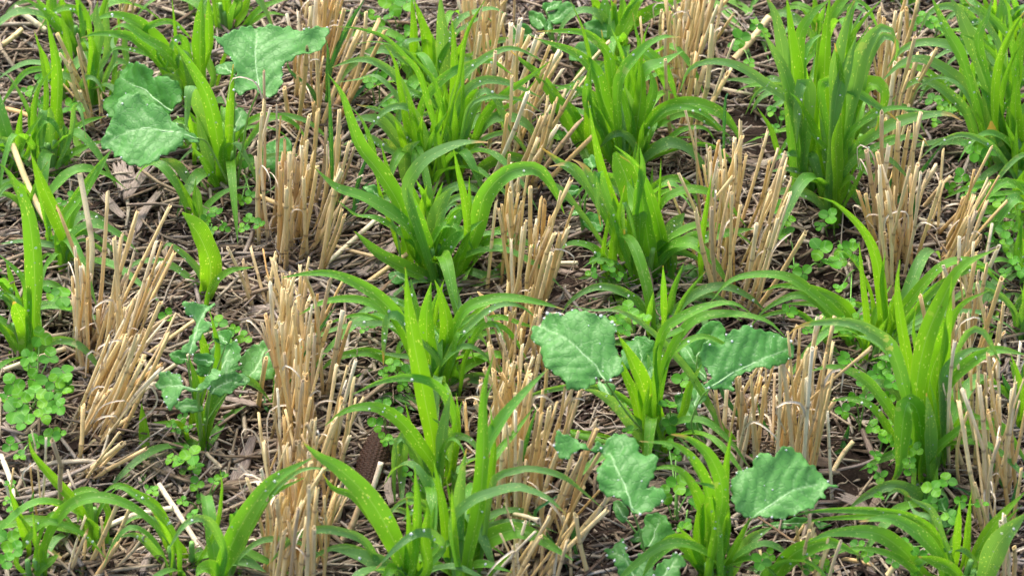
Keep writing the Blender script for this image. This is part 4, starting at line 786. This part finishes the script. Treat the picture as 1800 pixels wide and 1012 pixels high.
brassica('brassica plant with the wide light green fan shaped leaf', (1300, 955), [
 dict(o=off4([(1550,490),(1540,400),(1545,340),(1580,290),(1640,260),(1690,250),(1700,190),(1760,160),(1800,160),(1850,180),(1880,120),(1950,110),(2020,130),(2060,160),(2090,210),(2130,220),(2180,260),(2230,330),(2310,375),(2250,370),(2200,390),(2210,450),(2160,460),(2130,520),(2060,550),(1960,590),(1850,610),(1740,600),(1640,590),(1580,550)], *A2), m=off4([(1690,600),(1800,530),(1950,420),(2150,350)], *A2), off=-7, petiole=[(1305,930)], cup=0.09, dew=13, tilt=(0.05, 0.1)),
 dict(o=off4([(1760,640),(1900,620),(2050,600),(2180,620),(2250,650),(2150,670),(1950,680),(1820,670)], *A2), m=off4([(1770,650),(1950,650),(2180,645)], *A2), off=1, petiole=[(1320,930)], teeth=0.8, mat=M_WEED),
])
brassica('left brassica seedling with upright crinkled grey green leaves', (355, 795), [
 dict(o=off4([(1280,120),(1320,100),(1400,110),(1500,100),(1510,110),(1460,160),(1430,210),(1480,260),(1470,300),(1420,340),(1380,400),(1395,440),(1340,470),(1290,465),(1275,420),(1320,390),(1350,320),(1380,230),(1330,200),(1300,160)], *A3), m=off4([(1330,470),(1370,330),(1405,220),(1460,125)], *A3), off=-1, petiole=[(345,730),(333,660)], cup=0.2, tilt=(0.1, 0), dew=5),
 dict(o=off4([(1090,680),(1120,600),(1170,590),(1230,600),(1280,630),(1290,690),(1350,700),(1430,650),(1510,570),(1560,590),(1540,640),(1480,680),(1400,720),(1330,720),(1280,740),(1250,800),(1200,860),(1150,790),(1130,720)], *A3), m=off4([(1400,712),(1300,700),(1190,685),(1110,680)], *A3), off=-3, petiole=[(352,740),(348,700)], cup=0.12, dew=10, tilt=(-0.1, 0.25), pet_r=4.5),
 dict(o=off4([(1360,620),(1400,520),(1480,480),(1500,400),(1570,380),(1640,370),(1680,400),(1700,460),(1680,520),(1690,570),(1630,600),(1600,700),(1560,720),(1480,620)], *A3), m=off4([(1510,680),(1560,560),(1610,420)], *A3), off=1, petiole=[(362,740)], dew=6, teeth=2.2),
 dict(o=off4([(1190,470),(1230,440),(1290,440),(1310,480),(1290,520),(1230,530)], *A3), m=off4([(1310,500),(1260,485),(1205,480)], *A3), off=0, teeth=0.3, petiole=[(345,720)], mat=M_WEED),
 dict(o=off4([(1370,465),(1470,465),(1510,500),(1480,550),(1420,545),(1360,520)], *A3), m=off4([(1500,520),(1430,505),(1370,490)], *A3), off=-1, teeth=0.6, petiole=[(350,720)], mat=M_WEED),
 dict(o=off4([(1490,310),(1560,290),(1630,310),(1620,370),(1570,400),(1500,360)], *A3), m=off4([(1590,390),(1560,340),(1510,320)], *A3), off=1, teeth=0.6, petiole=[(366,700)], mat=M_WEED),
 dict(o=off4([(1500,640),(1590,600),(1680,590),(1700,640),(1640,720),(1560,760),(1490,740),(1440,690)], *A3), m=off4([(1480,740),(1560,680),(1660,620)], *A3), off=-1, petiole=[(362,750)], dew=4, teeth=2.0),
 dict(o=off4([(1230,820),(1310,780),(1400,800),(1420,850),(1350,880),(1260,870)], *A3), m=off4([(1410,840),(1330,830),(1250,845)], *A3), off=-2, petiole=[(352,770)], teeth=1.6),
 dict(o=off4([(1640,620),(1700,590),(1760,650),(1700,690),(1640,680)], *A3), m=off4([(1650,670),(1700,640),(1740,645)], *A3), off=0, petiole=[(365,740)], teeth=0.6),
])
brassica('brassica plant partly hidden behind the straws of the large bundle', (395, 742), [
 dict(o=off4([(1690,520),(1720,460),(1790,390),(1880,370),(1940,400),(1950,560),(1900,640),(1850,660),(1760,650),(1700,600)], *A3), m=off4([(1740,655),(1810,540),(1860,420)], *A3), off=4, petiole=[(412,715),(425,690)], cup=0.08, dew=3)])
WG = 'small oval leaved weeds'
C1 = (900, 0)
brassica('oval leaved weed at the top beside the pale stubble', (985, 118), [
 dict(o=off4([(0,200),(60,180),(120,190),(140,230),(110,290),(40,310),(-10,300)], *C1), m=off4([(135,250),(70,245),(5,250)], *C1), teeth=0.6, petiole=[(975,90)], off=0),
 dict(o=off4([(120,80),(180,80),(230,130),(235,190),(190,210),(130,160)], *C1), m=off4([(230,190),(185,145),(130,95)], *C1), teeth=1.0, off=0, petiole=[(975,80)]),
 dict(o=off4([(250,100),(330,40),(400,20),(440,60),(420,130),(330,180),(270,160)], *C1), m=off4([(280,160),(340,110),(420,50)], *C1), teeth=1.2, off=1, petiole=[(975,80)]),
 dict(o=off4([(220,30),(290,0),(350,5),(330,50),(260,80),(215,70)], *C1), m=off4([(240,75),(280,40),(330,15)], *C1), teeth=0.8, off=2, petiole=[(970,60)]),
 dict(o=off4([(225,190),(260,130),(280,190),(265,230),(235,230)], *C1), m=off4([(250,230),(258,180),(260,140)], *C1), teeth=0.4, off=-1, petiole=[(975,90)]),
], 'weed_seedling', 'weed', M_WEED, WG)
brassica('round leaved weed under the crossing tips of the tall grass', (1030, 135), [
 dict(o=off4([(400,350),(480,290),(560,310),(610,380),(570,430),(430,435),(400,400)], *C1), m=off4([(590,415),(510,370),(430,340)], *C1), teeth=0.8, petiole=[(1040,115)], off=0),
 dict(o=off4([(500,170),(560,150),(640,160),(740,200),(750,260),(650,280),(560,250)], *C1), m=off4([(730,240),(640,220),(530,180)], *C1), teeth=0.6, petiole=[(1050,100)], off=2),
 dict(o=off4([(580,430),(650,440),(660,520),(600,560),(560,500)], *C1), m=off4([(650,530),(620,490),(590,450)], *C1), teeth=0.6, off=1, petiole=[(1050,125)]),
], 'weed_seedling', 'weed', M_WEED, WG)
J1 = (900, 253)
brassica('dark oval leaved weed in the shade beside the glossy grass', (1025, 428), [
 dict(o=off4([(480,540),(510,500),(560,480),(620,500),(640,560),(630,620),(560,615),(500,580)], *J1), m=off4([(500,545),(560,550),(630,570)], *J1), teeth=0.5, petiole=[(1023,400)], off=0),
 dict(o=off4([(320,360),(400,300),(480,310),(440,370),(350,415)], *J1), m=off4([(470,320),(400,345),(335,375)], *J1), teeth=1.0, petiole=[(1020,360)], off=0),
 dict(o=off4([(400,480),(440,470),(480,490),(460,510),(410,505)], *J1), m=off4([(475,495),(440,490),(410,490)], *J1), teeth=0.3, petiole=[(1023,400)], off=0),
 dict(o=off4([(505,110),(560,70),(590,100),(580,170),(520,140)], *J1), m=off4([(570,160),(550,120),(540,85)], *J1), teeth=1.0, petiole=[(1030,340)], off=1),
], 'weed_seedling', 'weed', M_WEED, WG)
F1 = (450, 253)
brassica('round leaf weed below the long blade of the centre grass', (705, 520), [
 dict(o=off4([(930,920),(960,890),(1030,880),(1070,840),(1080,920),(1040,980),(960,990)], *F1), m=off4([(1060,960),(1000,930),(950,930)], *F1), teeth=0.5, off=0, petiole=[(708,510)]),
 dict(o=off4([(750,300),(830,290),(880,340),(860,380),(800,360)], *F1), m=off4([(870,365),(820,325),(770,300)], *F1), teeth=0.3, off=3, petiole=[(700,420)]),
], 'weed_seedling', 'weed', M_WEED, WG)
H2 = (1350, 506)
brassica('pointed toothed weed behind the bright pointed grass', (1632, 545), [
 dict(o=off4([(980,90),(1040,10),(1100,0),(1120,90),(1060,110)], *H2), m=off4([(1110,100),(1070,60),(1020,40)], *H2), teeth=1.2, off=0, petiole=[(1631,535)]),
 dict(o=off4([(1090,20),(1160,-20),(1230,-20),(1220,40),(1150,90),(1100,100)], *H2), m=off4([(1115,100),(1150,40),(1210,0)], *H2), teeth=1.2, off=0, petiole=[(1631,535)]),
 dict(o=off4([(1100,80),(1130,65),(1150,95),(1130,125),(1105,115)], *H2), m=off4([(1125,120),(1125,95),(1125,75)], *H2), teeth=0.4, off=-1, petiole=[(1631,540)]),
 dict(o=off4([(1120,130),(1200,120),(1260,160),(1200,180),(1140,160)], *H2), m=off4([(1125,140),(1190,150),(1240,160)], *H2), teeth=0.8, off=-1, petiole=[(1631,540)]),
], 'weed_seedling', 'weed', M_WEED, WG)
O2 = (1350, 759)
brassica('pale leaved weed by the bottom grass in the far corner', (1665, 945), [
 dict(o=off4([(1200,600),(1260,540),(1320,560),(1310,650),(1250,670),(1200,660)], *O2), m=off4([(1300,650),(1260,610),(1230,580)], *O2), teeth=0.8, off=0, petiole=[(1666,935)]),
 dict(o=off4([(1190,480),(1250,460),(1270,520),(1240,560),(1200,540)], *O2), m=off4([(1250,550),(1230,510),(1220,480)], *O2), teeth=0.3, off=0, petiole=[(1666,925)]),
], 'weed_seedling', 'weed', M_WEED, WG)

# ------------------------------------------------------------------ clover
def clover_leaf(parent, base, px, py, s, hz=None):
    z = hz if hz is not None else random.uniform(0.022, 0.045)+0.0006*s
    c = np.array(at_z(px, py, z)); m = mpp(Vector(c)); R = s*0.60*m; az0 = random.uniform(0, 2*math.pi)
    n = norm(np.array([random.gauss(0, 0.30), random.gauss(-0.35, 0.28), 1.0])); a = norm(np.cross(n, [0.1, 1, 0])); b = np.cross(n, a)
    bb = np.array(base)+[random.uniform(-.008, .008), random.uniform(-.006, .006), 0]; bb[2] = float(relief(bb[0], bb[1]))-0.002
    P = catmull([bb, bb*0.55+c*0.45+[0, 0, 0.2*z], c-n*0.0008], 9); V, F = tube(P, np.linspace(0.0009, 0.0006, 9), 6)
    pt = mesh('leaf', V, F, M_STEM, parent)
    for k in range(3):
        az = az0+k*2.094+random.gauss(0, 0.12); d = a*math.cos(az)+b*math.sin(az); sd = np.cross(n, d); RR = R*random.uniform(0.88, 1.12); dr = random.gauss(0.12, 0.22)
        V = []; UV = []; nu, nv = 9, 7
        for i in range(nu):
            t = i/(nu-1); wv = 0.50*math.sin(math.pi*min(1, (t**0.80)))**0.62*RR if 0 < t < 1 else 0.02*RR
            for j in range(nv):
                u = j/(nv-1)*2-1; tt = t*RR*1.02-(0.06*RR*(1-min(1, abs(u)*2.5)) if t > 0.95 else 0)
                if t > 0.85: tt = (0.85+(t-0.85)*(1-0.3*abs(u)))*RR
                V.append(c+d*(tt+0.0006)+sd*u*wv+n*(0.24*abs(u)*wv+dr*tt*t-0.10*RR*t*t)); UV.append(((u+1)/2, t))
        F = [(i*nv+j, i*nv+j+1, (i+1)*nv+j+1, (i+1)*nv+j) for i in range(nu-1) for j in range(nv-1)]
        mesh('leaflet', V, F, M_CLOV, pt, UV)
CLV = [
('dense clover patch at the side edge below the yellow blade', (62, 730), [(70,592,24),(55,645,17),(60,668,26),(112,655,25),(87,628,22),(22,675,23),(28,722,30),(62,692,26),(85,705,20),(108,690,22),(78,728,20),(104,716,20),(12,702,20),(42,742,22),(95,672,20),(35,700,22),(118,678,18),(48,628,20)]),
('two leaf clover among the blade bases beside the broken straws', (105, 545), [(105,522,27),(120,540,22),(88,515,18)]),
('low clover behind the sparse dark straws', (80, 790), [(90,768,24),(65,775,18),(18,782,17),(35,800,14),(105,762,15)]),
('small clover beside the blurred corner grass', (18, 965), [(12,948,26),(25,965,20),(10,985,24),(35,935,14)]),
('clover sprig by the sparse straws at the side edge', (25, 885), [(18,850,12),(22,897,13),(12,880,10)]),
('tiny three leaf clover alone on the pale litter', (293, 562), [(293,554,18)]),
('clover under the droplet blade of the left seedling', (338, 842), [(338,800,27),(316,812,22),(345,822,20),(302,805,16),(330,790,15)]),
('small clover next to the white fallen straw', (272, 880), [(270,863,15),(262,858,10)]),
('clover plantlet between the seedling and the bark pieces', (350, 912), [(345,850,18),(352,876,14),(378,845,14),(392,837,12),(340,905,17),(322,880,14),(365,922,11)]),
('clover behind the left brassica seedling', (400, 605), [(385,567,20),(396,592,24),(430,592,18),(412,580,16),(345,590,16),(360,610,15)]),
('clover sprig in the gap left of the crinkled leaves', (315, 775), [(302,745,13),(322,733,14),(310,758,12),(330,752,11)]),
('clover on bare soil under the tall folded grass', (1455, 425), [(1457,380,24),(1440,398,16),(1480,440,18)]),
('clover beside the leaning straws of the wide bundle', (1382, 425), [(1380,410,24),(1372,365,22),(1385,388,18),(1396,470,14)]),
('bright clover at the centre of the small clover group', (1445, 470), [(1440,438,27),(1462,462,26),(1478,455,20),(1412,480,22)]),
('clover leaves near the curved yellow green blade', (1505, 475), [(1492,437,20),(1508,458,18),(1500,430,14),(1475,508,18),(1495,530,15)]),
('lone clover under the three long arching blades', (1388, 565), [(1387,548,22)]),
('large clover between the two right hand grass plants', (1545, 700), [(1488,632,27),(1542,658,26),(1568,672,24),(1580,640,22),(1558,645,20),(1520,675,18)]),
('clover in the shade of the broad arching blade', (1515, 760), [(1482,722,19),(1500,702,16),(1522,700,18),(1535,750,20),(1560,700,18)]),
('clover beside the drooping blade of the pointed grass', (1555, 815), [(1555,768,26),(1575,785,18),(1540,800,16),(1598,825,18)]),
('small clover with chewed leaflets in the lower right', (1555, 880), [(1548,838,18),(1545,870,14),(1532,822,12)]),
('bright clover in front of the pointed grass base', (1645, 920), [(1640,858,26),(1665,845,22),(1635,885,22),(1670,908,20),(1725,885,18),(1690,880,16)]),
('clover between the droplet leaf and the glossy blades', (1105, 590), [(1105,545,24),(1085,562,22),(1128,560,22),(1098,580,20)]),
('clover below the crossing slender blade', (1185, 760), [(1200,668,24),(1175,710,26),(1178,745,22),(1085,712,20),(1100,722,16),(1105,756,16)]),
('clover under the front arching blade beside the lobed leaf', (1190, 940), [(1190,850,28),(1165,868,26),(1215,860,20),(1188,800,17),(1175,780,14),(1200,925,18)]),
('clover behind the side edge grass at the upper stubble', (1735, 305), [(1712,268,22),(1740,264,22),(1726,280,18),(1700,255,15)]),
('clover by the yellowing blade at the side edge', (1770, 445), [(1750,352,22),(1765,405,20),(1784,398,18),(1742,418,16),(1768,428,16),(1755,380,14),(1790,370,16)]),
('clover in the gap left of the dense centre grass', (655, 590), [(662,564,19),(646,560,15),(640,578,12)]),
('clover beside the large bundle next to the arching blade tips', (680, 770), [(672,712,22),(698,725,18),(662,746,20)]),
('four leaflet clover on top of the dark corn cob', (690, 800), [(676,770,17),(682,776,14)]),
('clover in the dark gap behind the front grass blades', (745, 900), [(742,855,22),(760,905,22),(725,875,16),(715,830,14)]),
('large round leaved clover at the top edge', (700, 62), [(690,8,34),(715,5,30),(686,30,16),(665,40,18),(720,55,16),(705,75,18)]),
('clover on the dark soil left of the upper centre grass', (672, 205), [(650,145,20),(668,136,20),(684,185,17),(700,190,15),(706,172,16)]),
('tiny clover under the pointed grass on the side', (60, 205), [(70,138,14),(48,160,14),(72,182,17)]),
('clover among straws left of the lower brassica leaves', (130, 215), [(122,188,19),(138,190,18)]),
('clover under the forked bright grass', (105, 398), [(106,358,14),(108,375,15),(100,420,14),(128,345,12)]),
('clover beside the small thin grass seedling', (372, 400), [(378,375,20),(362,388,15),(372,405,14),(395,400,13)]),
('clover between the leaf petiole and the dense bundle', (438, 315), [(432,281,18),(446,292,16),(440,345,18),(425,352,15)]),
('clover at the bottom edge between the two front grasses', (1345, 1015), [(1338,988,26),(1352,975,16)]),
('clover with one droplet under the wide bottom blade', (1512, 992), [(1508,958,18),(1525,976,18),(1500,968,14)]),
('clover at the top behind the bare dark soil', (1305, 92), [(1302,68,24),(1290,80,16),(1330,45,16),(1345,60,14),(1318,110,14)]),
('clover behind the pale arching blades at the top', (1645, 65), [(1640,42,24),(1622,30,18),(1602,45,16),(1660,55,18),(1690,70,16),(1735,70,18)]),
('clover in the gap between pale arches and stubble', (1660, 205), [(1640,175,20),(1655,185,16),(1670,195,16),(1700,200,16),(1645,215,13)]),
('clover at the foot of the tall grass beside the bare soil', (1372, 235), [(1370,178,16),(1356,195,14),(1378,205,14),(1362,225,13)]),
('clover under the first row grass on the upper litter', (640, 40), [(650,25,14),(600,20,12)]),
('low clover mat under the long arching blades on the right', (1470, 575), [(1440,560,20),(1462,575,22),(1490,585,18),(1420,580,15),(1510,560,16),(1475,552,14)]),
('clover mat at the foot of the pointed grass', (1600, 790), [(1590,770,20),(1612,790,20),(1575,745,18),(1625,760,18),(1600,812,16),(1648,790,16)]),
('clover around the low front arching grass', (1600, 975), [(1590,955,20),(1615,975,20),(1570,985,18),(1640,965,18),(1605,1000,16)]),
('clover spread beneath the wide folded leaf', (1215, 905), [(1225,885,20),(1240,905,20),(1205,920,18),(1250,880,16),(1228,930,16)]),
('clover in the shade beneath the glossy broad bladed grass', (1060, 470), [(1050,455,18),(1072,470,18),(1040,480,16),(1085,485,16)]),
('clover under the centre plant on its soil side', (700, 655), [(690,640,18),(712,655,18),(676,655,14),(705,675,16)]),
('clover at the side edge under the spreading pale arches', (1700, 330), [(1690,310,20),(1712,325,20),(1670,330,16),(1700,345,16)]),
('clover between the side edge grass and leaning bundle', (1790, 480), [(1780,455,20),(1795,475,18),(1765,480,16)]),
('clover below the highest brassica leaf stalk', (445, 400), [(438,385,16),(455,395,16),(428,400,14)]),
('clover at the bottom edge under the wide blurred blade', (1440, 1000), [(1432,980,18),(1452,995,18),(1420,1000,16)]),
('clover leaves under the tips of the tall grass', (985, 260), [(978,236,16),(990,243,14),(970,240,12)]),
]
for lab, b, lv in CLV:
    base = ground_pt(*b); t = thing('clover_plant', lab, 'clover', base, 'small clover plants on the ground')
    for x, y, s in lv: clover_leaf(t, base, x, y, s*(1.5 if b[0] < 150 else 1.32))

# ------------------------------------------------------------------ fallen residue
def fallen_straw(label, pts, r, zs, mat=None, name='fallen_straw'):
    P = catmull([list(at_z(x, y, z)) for (x, y), z in zip(pts, zs)], 16); m = mpp(Vector(P[0]))
    nd = np.zeros(16); k = random.randint(5, 11); R = np.full(16, r*m); R[k] *= 1.15; nd[k] = 0.7
    V, F = tube(P, R, 9, cap=False); c0 = V[:9].mean(0); c1 = V[-9:].mean(0); A = np.repeat(nd, 9)
    V = np.vstack([V, c0+(V[:9]-c0)*0.6+(P[1]-P[0])*0.3, c1+(V[-9:]-c1)*0.6-(P[-1]-P[-2])*0.3]); n = 16*9; A = np.concatenate([A, np.ones(18)*0.8])
    F += [(j, (j+1) % 9, n+(j+1) % 9, n+j) for j in range(9)]+[(n-9+j, n-9+(j+1) % 9, n+9+(j+1) % 9, n+9+j) for j in range(9)]
    F += [tuple(n+j for j in range(9)), tuple(n+9+j for j in range(9))]
    o = mesh(name, V, F, mat or M_STRAW, None, attr={'node': A}); o['label'] = label; o['category'] = 'straw'; o['group'] = 'loose straws lying on the ground'
    return o
FS = [
('clean pale straw propped on the litter in front of bark pieces', [(279,850),(320,912),(366,985)], 4.8, (.035,.025,.012), M_PALE),
('long thin straw lying from the clover patch to the stubble', [(6,650),(60,630),(115,612)], 4.2, (.03,.03,.03)),
('long thin straw sloping up to the left brassica seedling', [(235,640),(290,600),(343,562)], 3.4, (.012,.02,.03)),
('long straw lying at an angle under the forked grass', [(22,255),(60,350),(105,425)], 5.5, (.05,.03,.012)),
('upright broken brown straw beside the forked grass', [(140,305),(152,370),(162,435),(158,505)], 5.0, (.11,.08,.05,.012)),
('straw lying across the litter toward the centre grass', [(560,475),(600,440),(668,380)], 4.2, (.014,.02,.03)),
('horizontal straw crossing in front of the dense upright bundle', [(450,342),(500,362),(548,372)], 4.0, (.05,.05,.05)),
('short straw sloping from the bundle to the centre grass', [(556,420),(605,437),(662,452)], 3.2, (.02,.02,.02)),
('straw lying against the foot of the centre grass', [(645,497),(680,472),(716,446)], 4.5, (.012,.02,.028)),
('long pale straw lying in the bare soil at the top', [(1290,105),(1325,65),(1352,30)], 6.0, (.012,.02,.03)),
('thin straw crossing the bare soil beside the tall grass', [(1200,118),(1250,150),(1350,172)], 2.8, (.02,.012,.01)),
('two ended straw lying behind the dark gap straws', [(922,460),(965,462),(1016,462)], 3.6, (.02,.02,.02)),
('short straw end lying under the small clovers', [(1458,452),(1480,460),(1500,468)], 5.0, (.012,.012,.012)),
('short straw leaning beside the bright clover', [(1549,624),(1562,642),(1573,662)], 5.0, (.04,.03,.02)),
('straw lying on the dark soil beyond the wide brassica leaf', [(1460,835),(1480,800),(1500,775)], 4.2, (.01,.02,.03)),
('straw pointing at the low corner clover', [(1560,1010),(1575,990),(1590,970)], 5.0, (.02,.03,.04)),
('horizontal straw at the lower right under the wide blade', [(1475,980),(1505,985),(1535,993)], 3.6, (.01,.01,.01)),
('straw slanting beside the pale litter at the side edge', [(2,800),(20,850),(25,905)], 4.8, (.02,.015,.01)),
('thick straw lying in front of the blurred corner grass', [(20,905),(60,945),(110,985)], 5.5, (.012,.015,.012)),
('straw lying diagonally at the bottom edge litter', [(92,910),(112,875),(128,848)], 5.5, (.012,.015,.02)),
('brown straw lying across the bottom litter', [(172,932),(235,905),(305,892)], 4.8, (.015,.02,.03)),
('straw end sticking toward the big stubble bundle', [(362,795),(385,818),(402,835)], 3.8, (.02,.012,.01)),
('straw lying from the top edge toward the first grass', [(25,12),(55,35),(82,55)], 5.0, (.03,.02,.01)),
('pale straw lying at the side edge of the upper litter', [(-5,85),(20,68),(38,52)], 4.5, (.012,.02,.02)),
('straw lying flat on the side edge below the arches', [(-5,190),(25,195),(55,205)], 4.5, (.012,.015,.015)),
('short upright pale straw piece by the corn cob', [(645,885),(655,860),(670,812)], 5.0, (.01,.03,.05), M_PALE),
('long straw leaning to the cob from the front bundle', [(600,950),(618,925),(635,880)], 5.5, (.01,.02,.04)),
('straw lying between the arching blades and the soil', [(735,702),(800,700),(868,698)], 3.4, (.012,.012,.012)),
('single straw rising out of the edge bundle over bare ground', [(1625,362),(1648,335),(1672,310)], 4.0, (.01,.03,.045)),
('grey straw lying under the edge bundle', [(1615,385),(1650,395),(1688,400)], 3.8, (.012,.012,.012)),
]
for f in FS: fallen_straw(*f)

def chunk(label, pts, widths, th, name='wood_chunk', cat='plant residue', rough=0.35, group=None):
    """a split piece of old maize stalk: a slab with split, ragged ends and furrowed faces"""
    P = catmull([list(at_z(x, y, z)) for x, y, z in pts], 12); m = mpp(Vector(P[0])); n = len(P); wd = np.interp(np.linspace(0, 1, n), np.linspace(0, 1, len(widths)), widths)*m
    T = norm(np.gradient(P, axis=0)); S = norm(np.cross(T, [0, 0, 1.])); U = np.cross(S, T); k = 11; us = np.linspace(-1, 1, k); V = []; UV = []
    fur = RNG.normal(0, 1, k)*0.16
    for sgn in (1, -1):
        for i in range(n):
            for j, u in enumerate(us):
                e = (RNG.normal(0, 0.35) if i in (0, n-1) else 0)*wd[i]
                hgt = th*m*(0.75*(1-u*u*0.55)+fur[j]*rough*2+RNG.normal(0, 0.03))*(1 if sgn > 0 else -0.5)
                V.append(P[i]+S[i]*u*wd[i]*0.5*(1+RNG.normal(0, 0.03))+U[i]*hgt+T[i]*e*(1 if i else -1)); UV.append((u*0.5+0.5, i/n*2))
    N1 = n*k; F = [(i*k+j, i*k+j+1, (i+1)*k+j+1, (i+1)*k+j) for i in range(n-1) for j in range(k-1)]; F += [tuple(N1+q for q in f[::-1]) for f in F]
    for i in range(n-1): F += [(i*k, (i+1)*k, N1+(i+1)*k, N1+i*k), (i*k+k-1, N1+i*k+k-1, N1+(i+1)*k+k-1, (i+1)*k+k-1)]
    for j in range(k-1): F += [(j, N1+j, N1+j+1, j+1), ((n-1)*k+j, (n-1)*k+j+1, N1+(n-1)*k+j+1, N1+(n-1)*k+j)]
    o = mesh(name, V, F, M_RES, None, UV); o['label'] = label; o['category'] = cat; o['group'] = group or 'weathered pieces of old crop residue'; return o
CH = [
('dark furrowed wood chunk lying beside the little grass sprout', [(266,798,.012),(280,820,.012),(298,845,.01)], (22,30,34), 9),
('pale split wood chunk above the little grass sprout', [(268,770,.014),(245,790,.012),(222,815,.012)], (26,22,20), 5),
('flat tan wood strip standing by the white fallen straw', [(380,870,.014),(386,920,.012),(388,958,.012)], (16,22,26), 5),
('grey bark strip beside the large stubble bundle', [(445,770,.016),(425,820,.012),(410,860,.012)], (14,26,24), 7),
('second bark strip running along the stubble bundle', [(448,830,.016),(430,860,.012),(410,895,.012)], (10,18,20), 6),
('broad grey husk piece under the front brassica leaf', [(215,290,.014),(222,320,.012),(222,345,.01)], (34,36,26), 7),
('long grey husk strip leaning under the front brassica leaf', [(270,285,.026),(245,315,.016),(225,348,.01)], (24,22,10), 6),
('smooth grey stalk piece in the shade of the brassica leaf', [(320,300,.014),(300,308,.012),(278,314,.012)], (20,22,14), 8),
('pale splinter pointing at the litter centre', [(183,345,.016),(200,365,.014),(218,383,.014)], (14,16,9), 4),
('grey flat splinter in the middle litter', [(280,338,.014),(255,370,.014),(238,400,.012)], (12,14,20), 4),
('pale upright chip by the fan of leaning straws', [(235,410,.018),(228,430,.014),(222,455,.01)], (9,12,10), 4),
('bark piece beside the straw end under the centre grass', [(660,470,.014),(650,450,.014),(640,410,.012)], (12,18,18), 6),
('broad brown bark piece between bundle and centre grass', [(700,420,.014),(665,462,.012),(632,480,.012)], (16,26,30), 6),
('flat pale husk piece beside the short straw', [(610,440,.014),(590,460,.012),(570,462,.012)], (30,34,22), 3),
('dark long bark strip above the dense bundle', [(715,508,.014),(690,520,.012),(665,540,.012)], (14,22,12), 6),
('grey bark ridge behind the left brassica seedling', [(450,520,.012),(490,515,.012),(560,505,.012)], (20,24,20), 6),
('furrowed bark ridge near the dense bundle', [(440,545,.012),(480,540,.012),(530,530,.012)], (14,18,14), 5),
('woody strip under the clover right of the leaning straws', [(225,708,.012),(255,722,.012),(290,728,.012)], (12,16,12), 5),
('ragged wood piece beside the corn cob', [(685,830,.012),(682,860,.012),(692,890,.01)], (10,14,14), 5),
('brown flat fragment beyond the wide brassica leaf', [(1475,870,.012),(1500,880,.012),(1520,895,.01)], (20,22,16), 4),
('grey wood fragment at the foot of the edge stubble', [(1515,660,.012),(1535,550,.012)], (12,26), 5),
('pale wood piece behind the three long arching blades', [(1515,560,.014),(1532,548,.014),(1548,538,.012)], (22,20,10), 6),
('curved bark piece below the left seedling soil', [(395,700,.012),(425,705,.012),(450,712,.012)], (10,14,12), 4),
('grey chip in the corner litter by the blurred grass', [(250,1010,.02),(258,985,.02),(268,970,.02)], (14,16,10), 8),
('pale litter chip beneath the thin grass seedling', [(300,800,.01),(325,812,.01)], (8,10), 3),
]
for c in CH: chunk(*c)

# corn cob
def cob():
    a = np.array(at_z(672, 762, 0.013)); b = np.array(at_z(640, 860, 0.014)); L = np.linalg.norm(b-a); n, k = 150, 100
    P = a+(b-a)*np.linspace(0, 1, n)[:, None]; d = (b-a)/L; A = norm(np.cross(d, [0, 0, 1.])); B = np.cross(A, d); m = 0.00053
    V = []; C = []
    for i in range(n):
        t = i/(n-1); R = 23*m*(math.sin(math.pi*(0.10+0.80*t))**0.45)
        for j in range(k):
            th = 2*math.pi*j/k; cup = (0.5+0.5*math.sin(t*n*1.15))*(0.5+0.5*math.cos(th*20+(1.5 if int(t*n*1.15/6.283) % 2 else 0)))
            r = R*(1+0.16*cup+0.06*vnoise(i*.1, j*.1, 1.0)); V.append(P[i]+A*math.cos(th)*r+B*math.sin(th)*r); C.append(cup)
    F = [(i*k+j, i*k+(j+1) % k, (i+1)*k+(j+1) % k, (i+1)*k+j) for i in range(n-1) for j in range(k)]; F += [tuple(range(k))[::-1], tuple((n-1)*k+j for j in range(k))]
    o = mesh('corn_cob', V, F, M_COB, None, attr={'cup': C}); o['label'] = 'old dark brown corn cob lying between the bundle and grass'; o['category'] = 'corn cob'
cob()
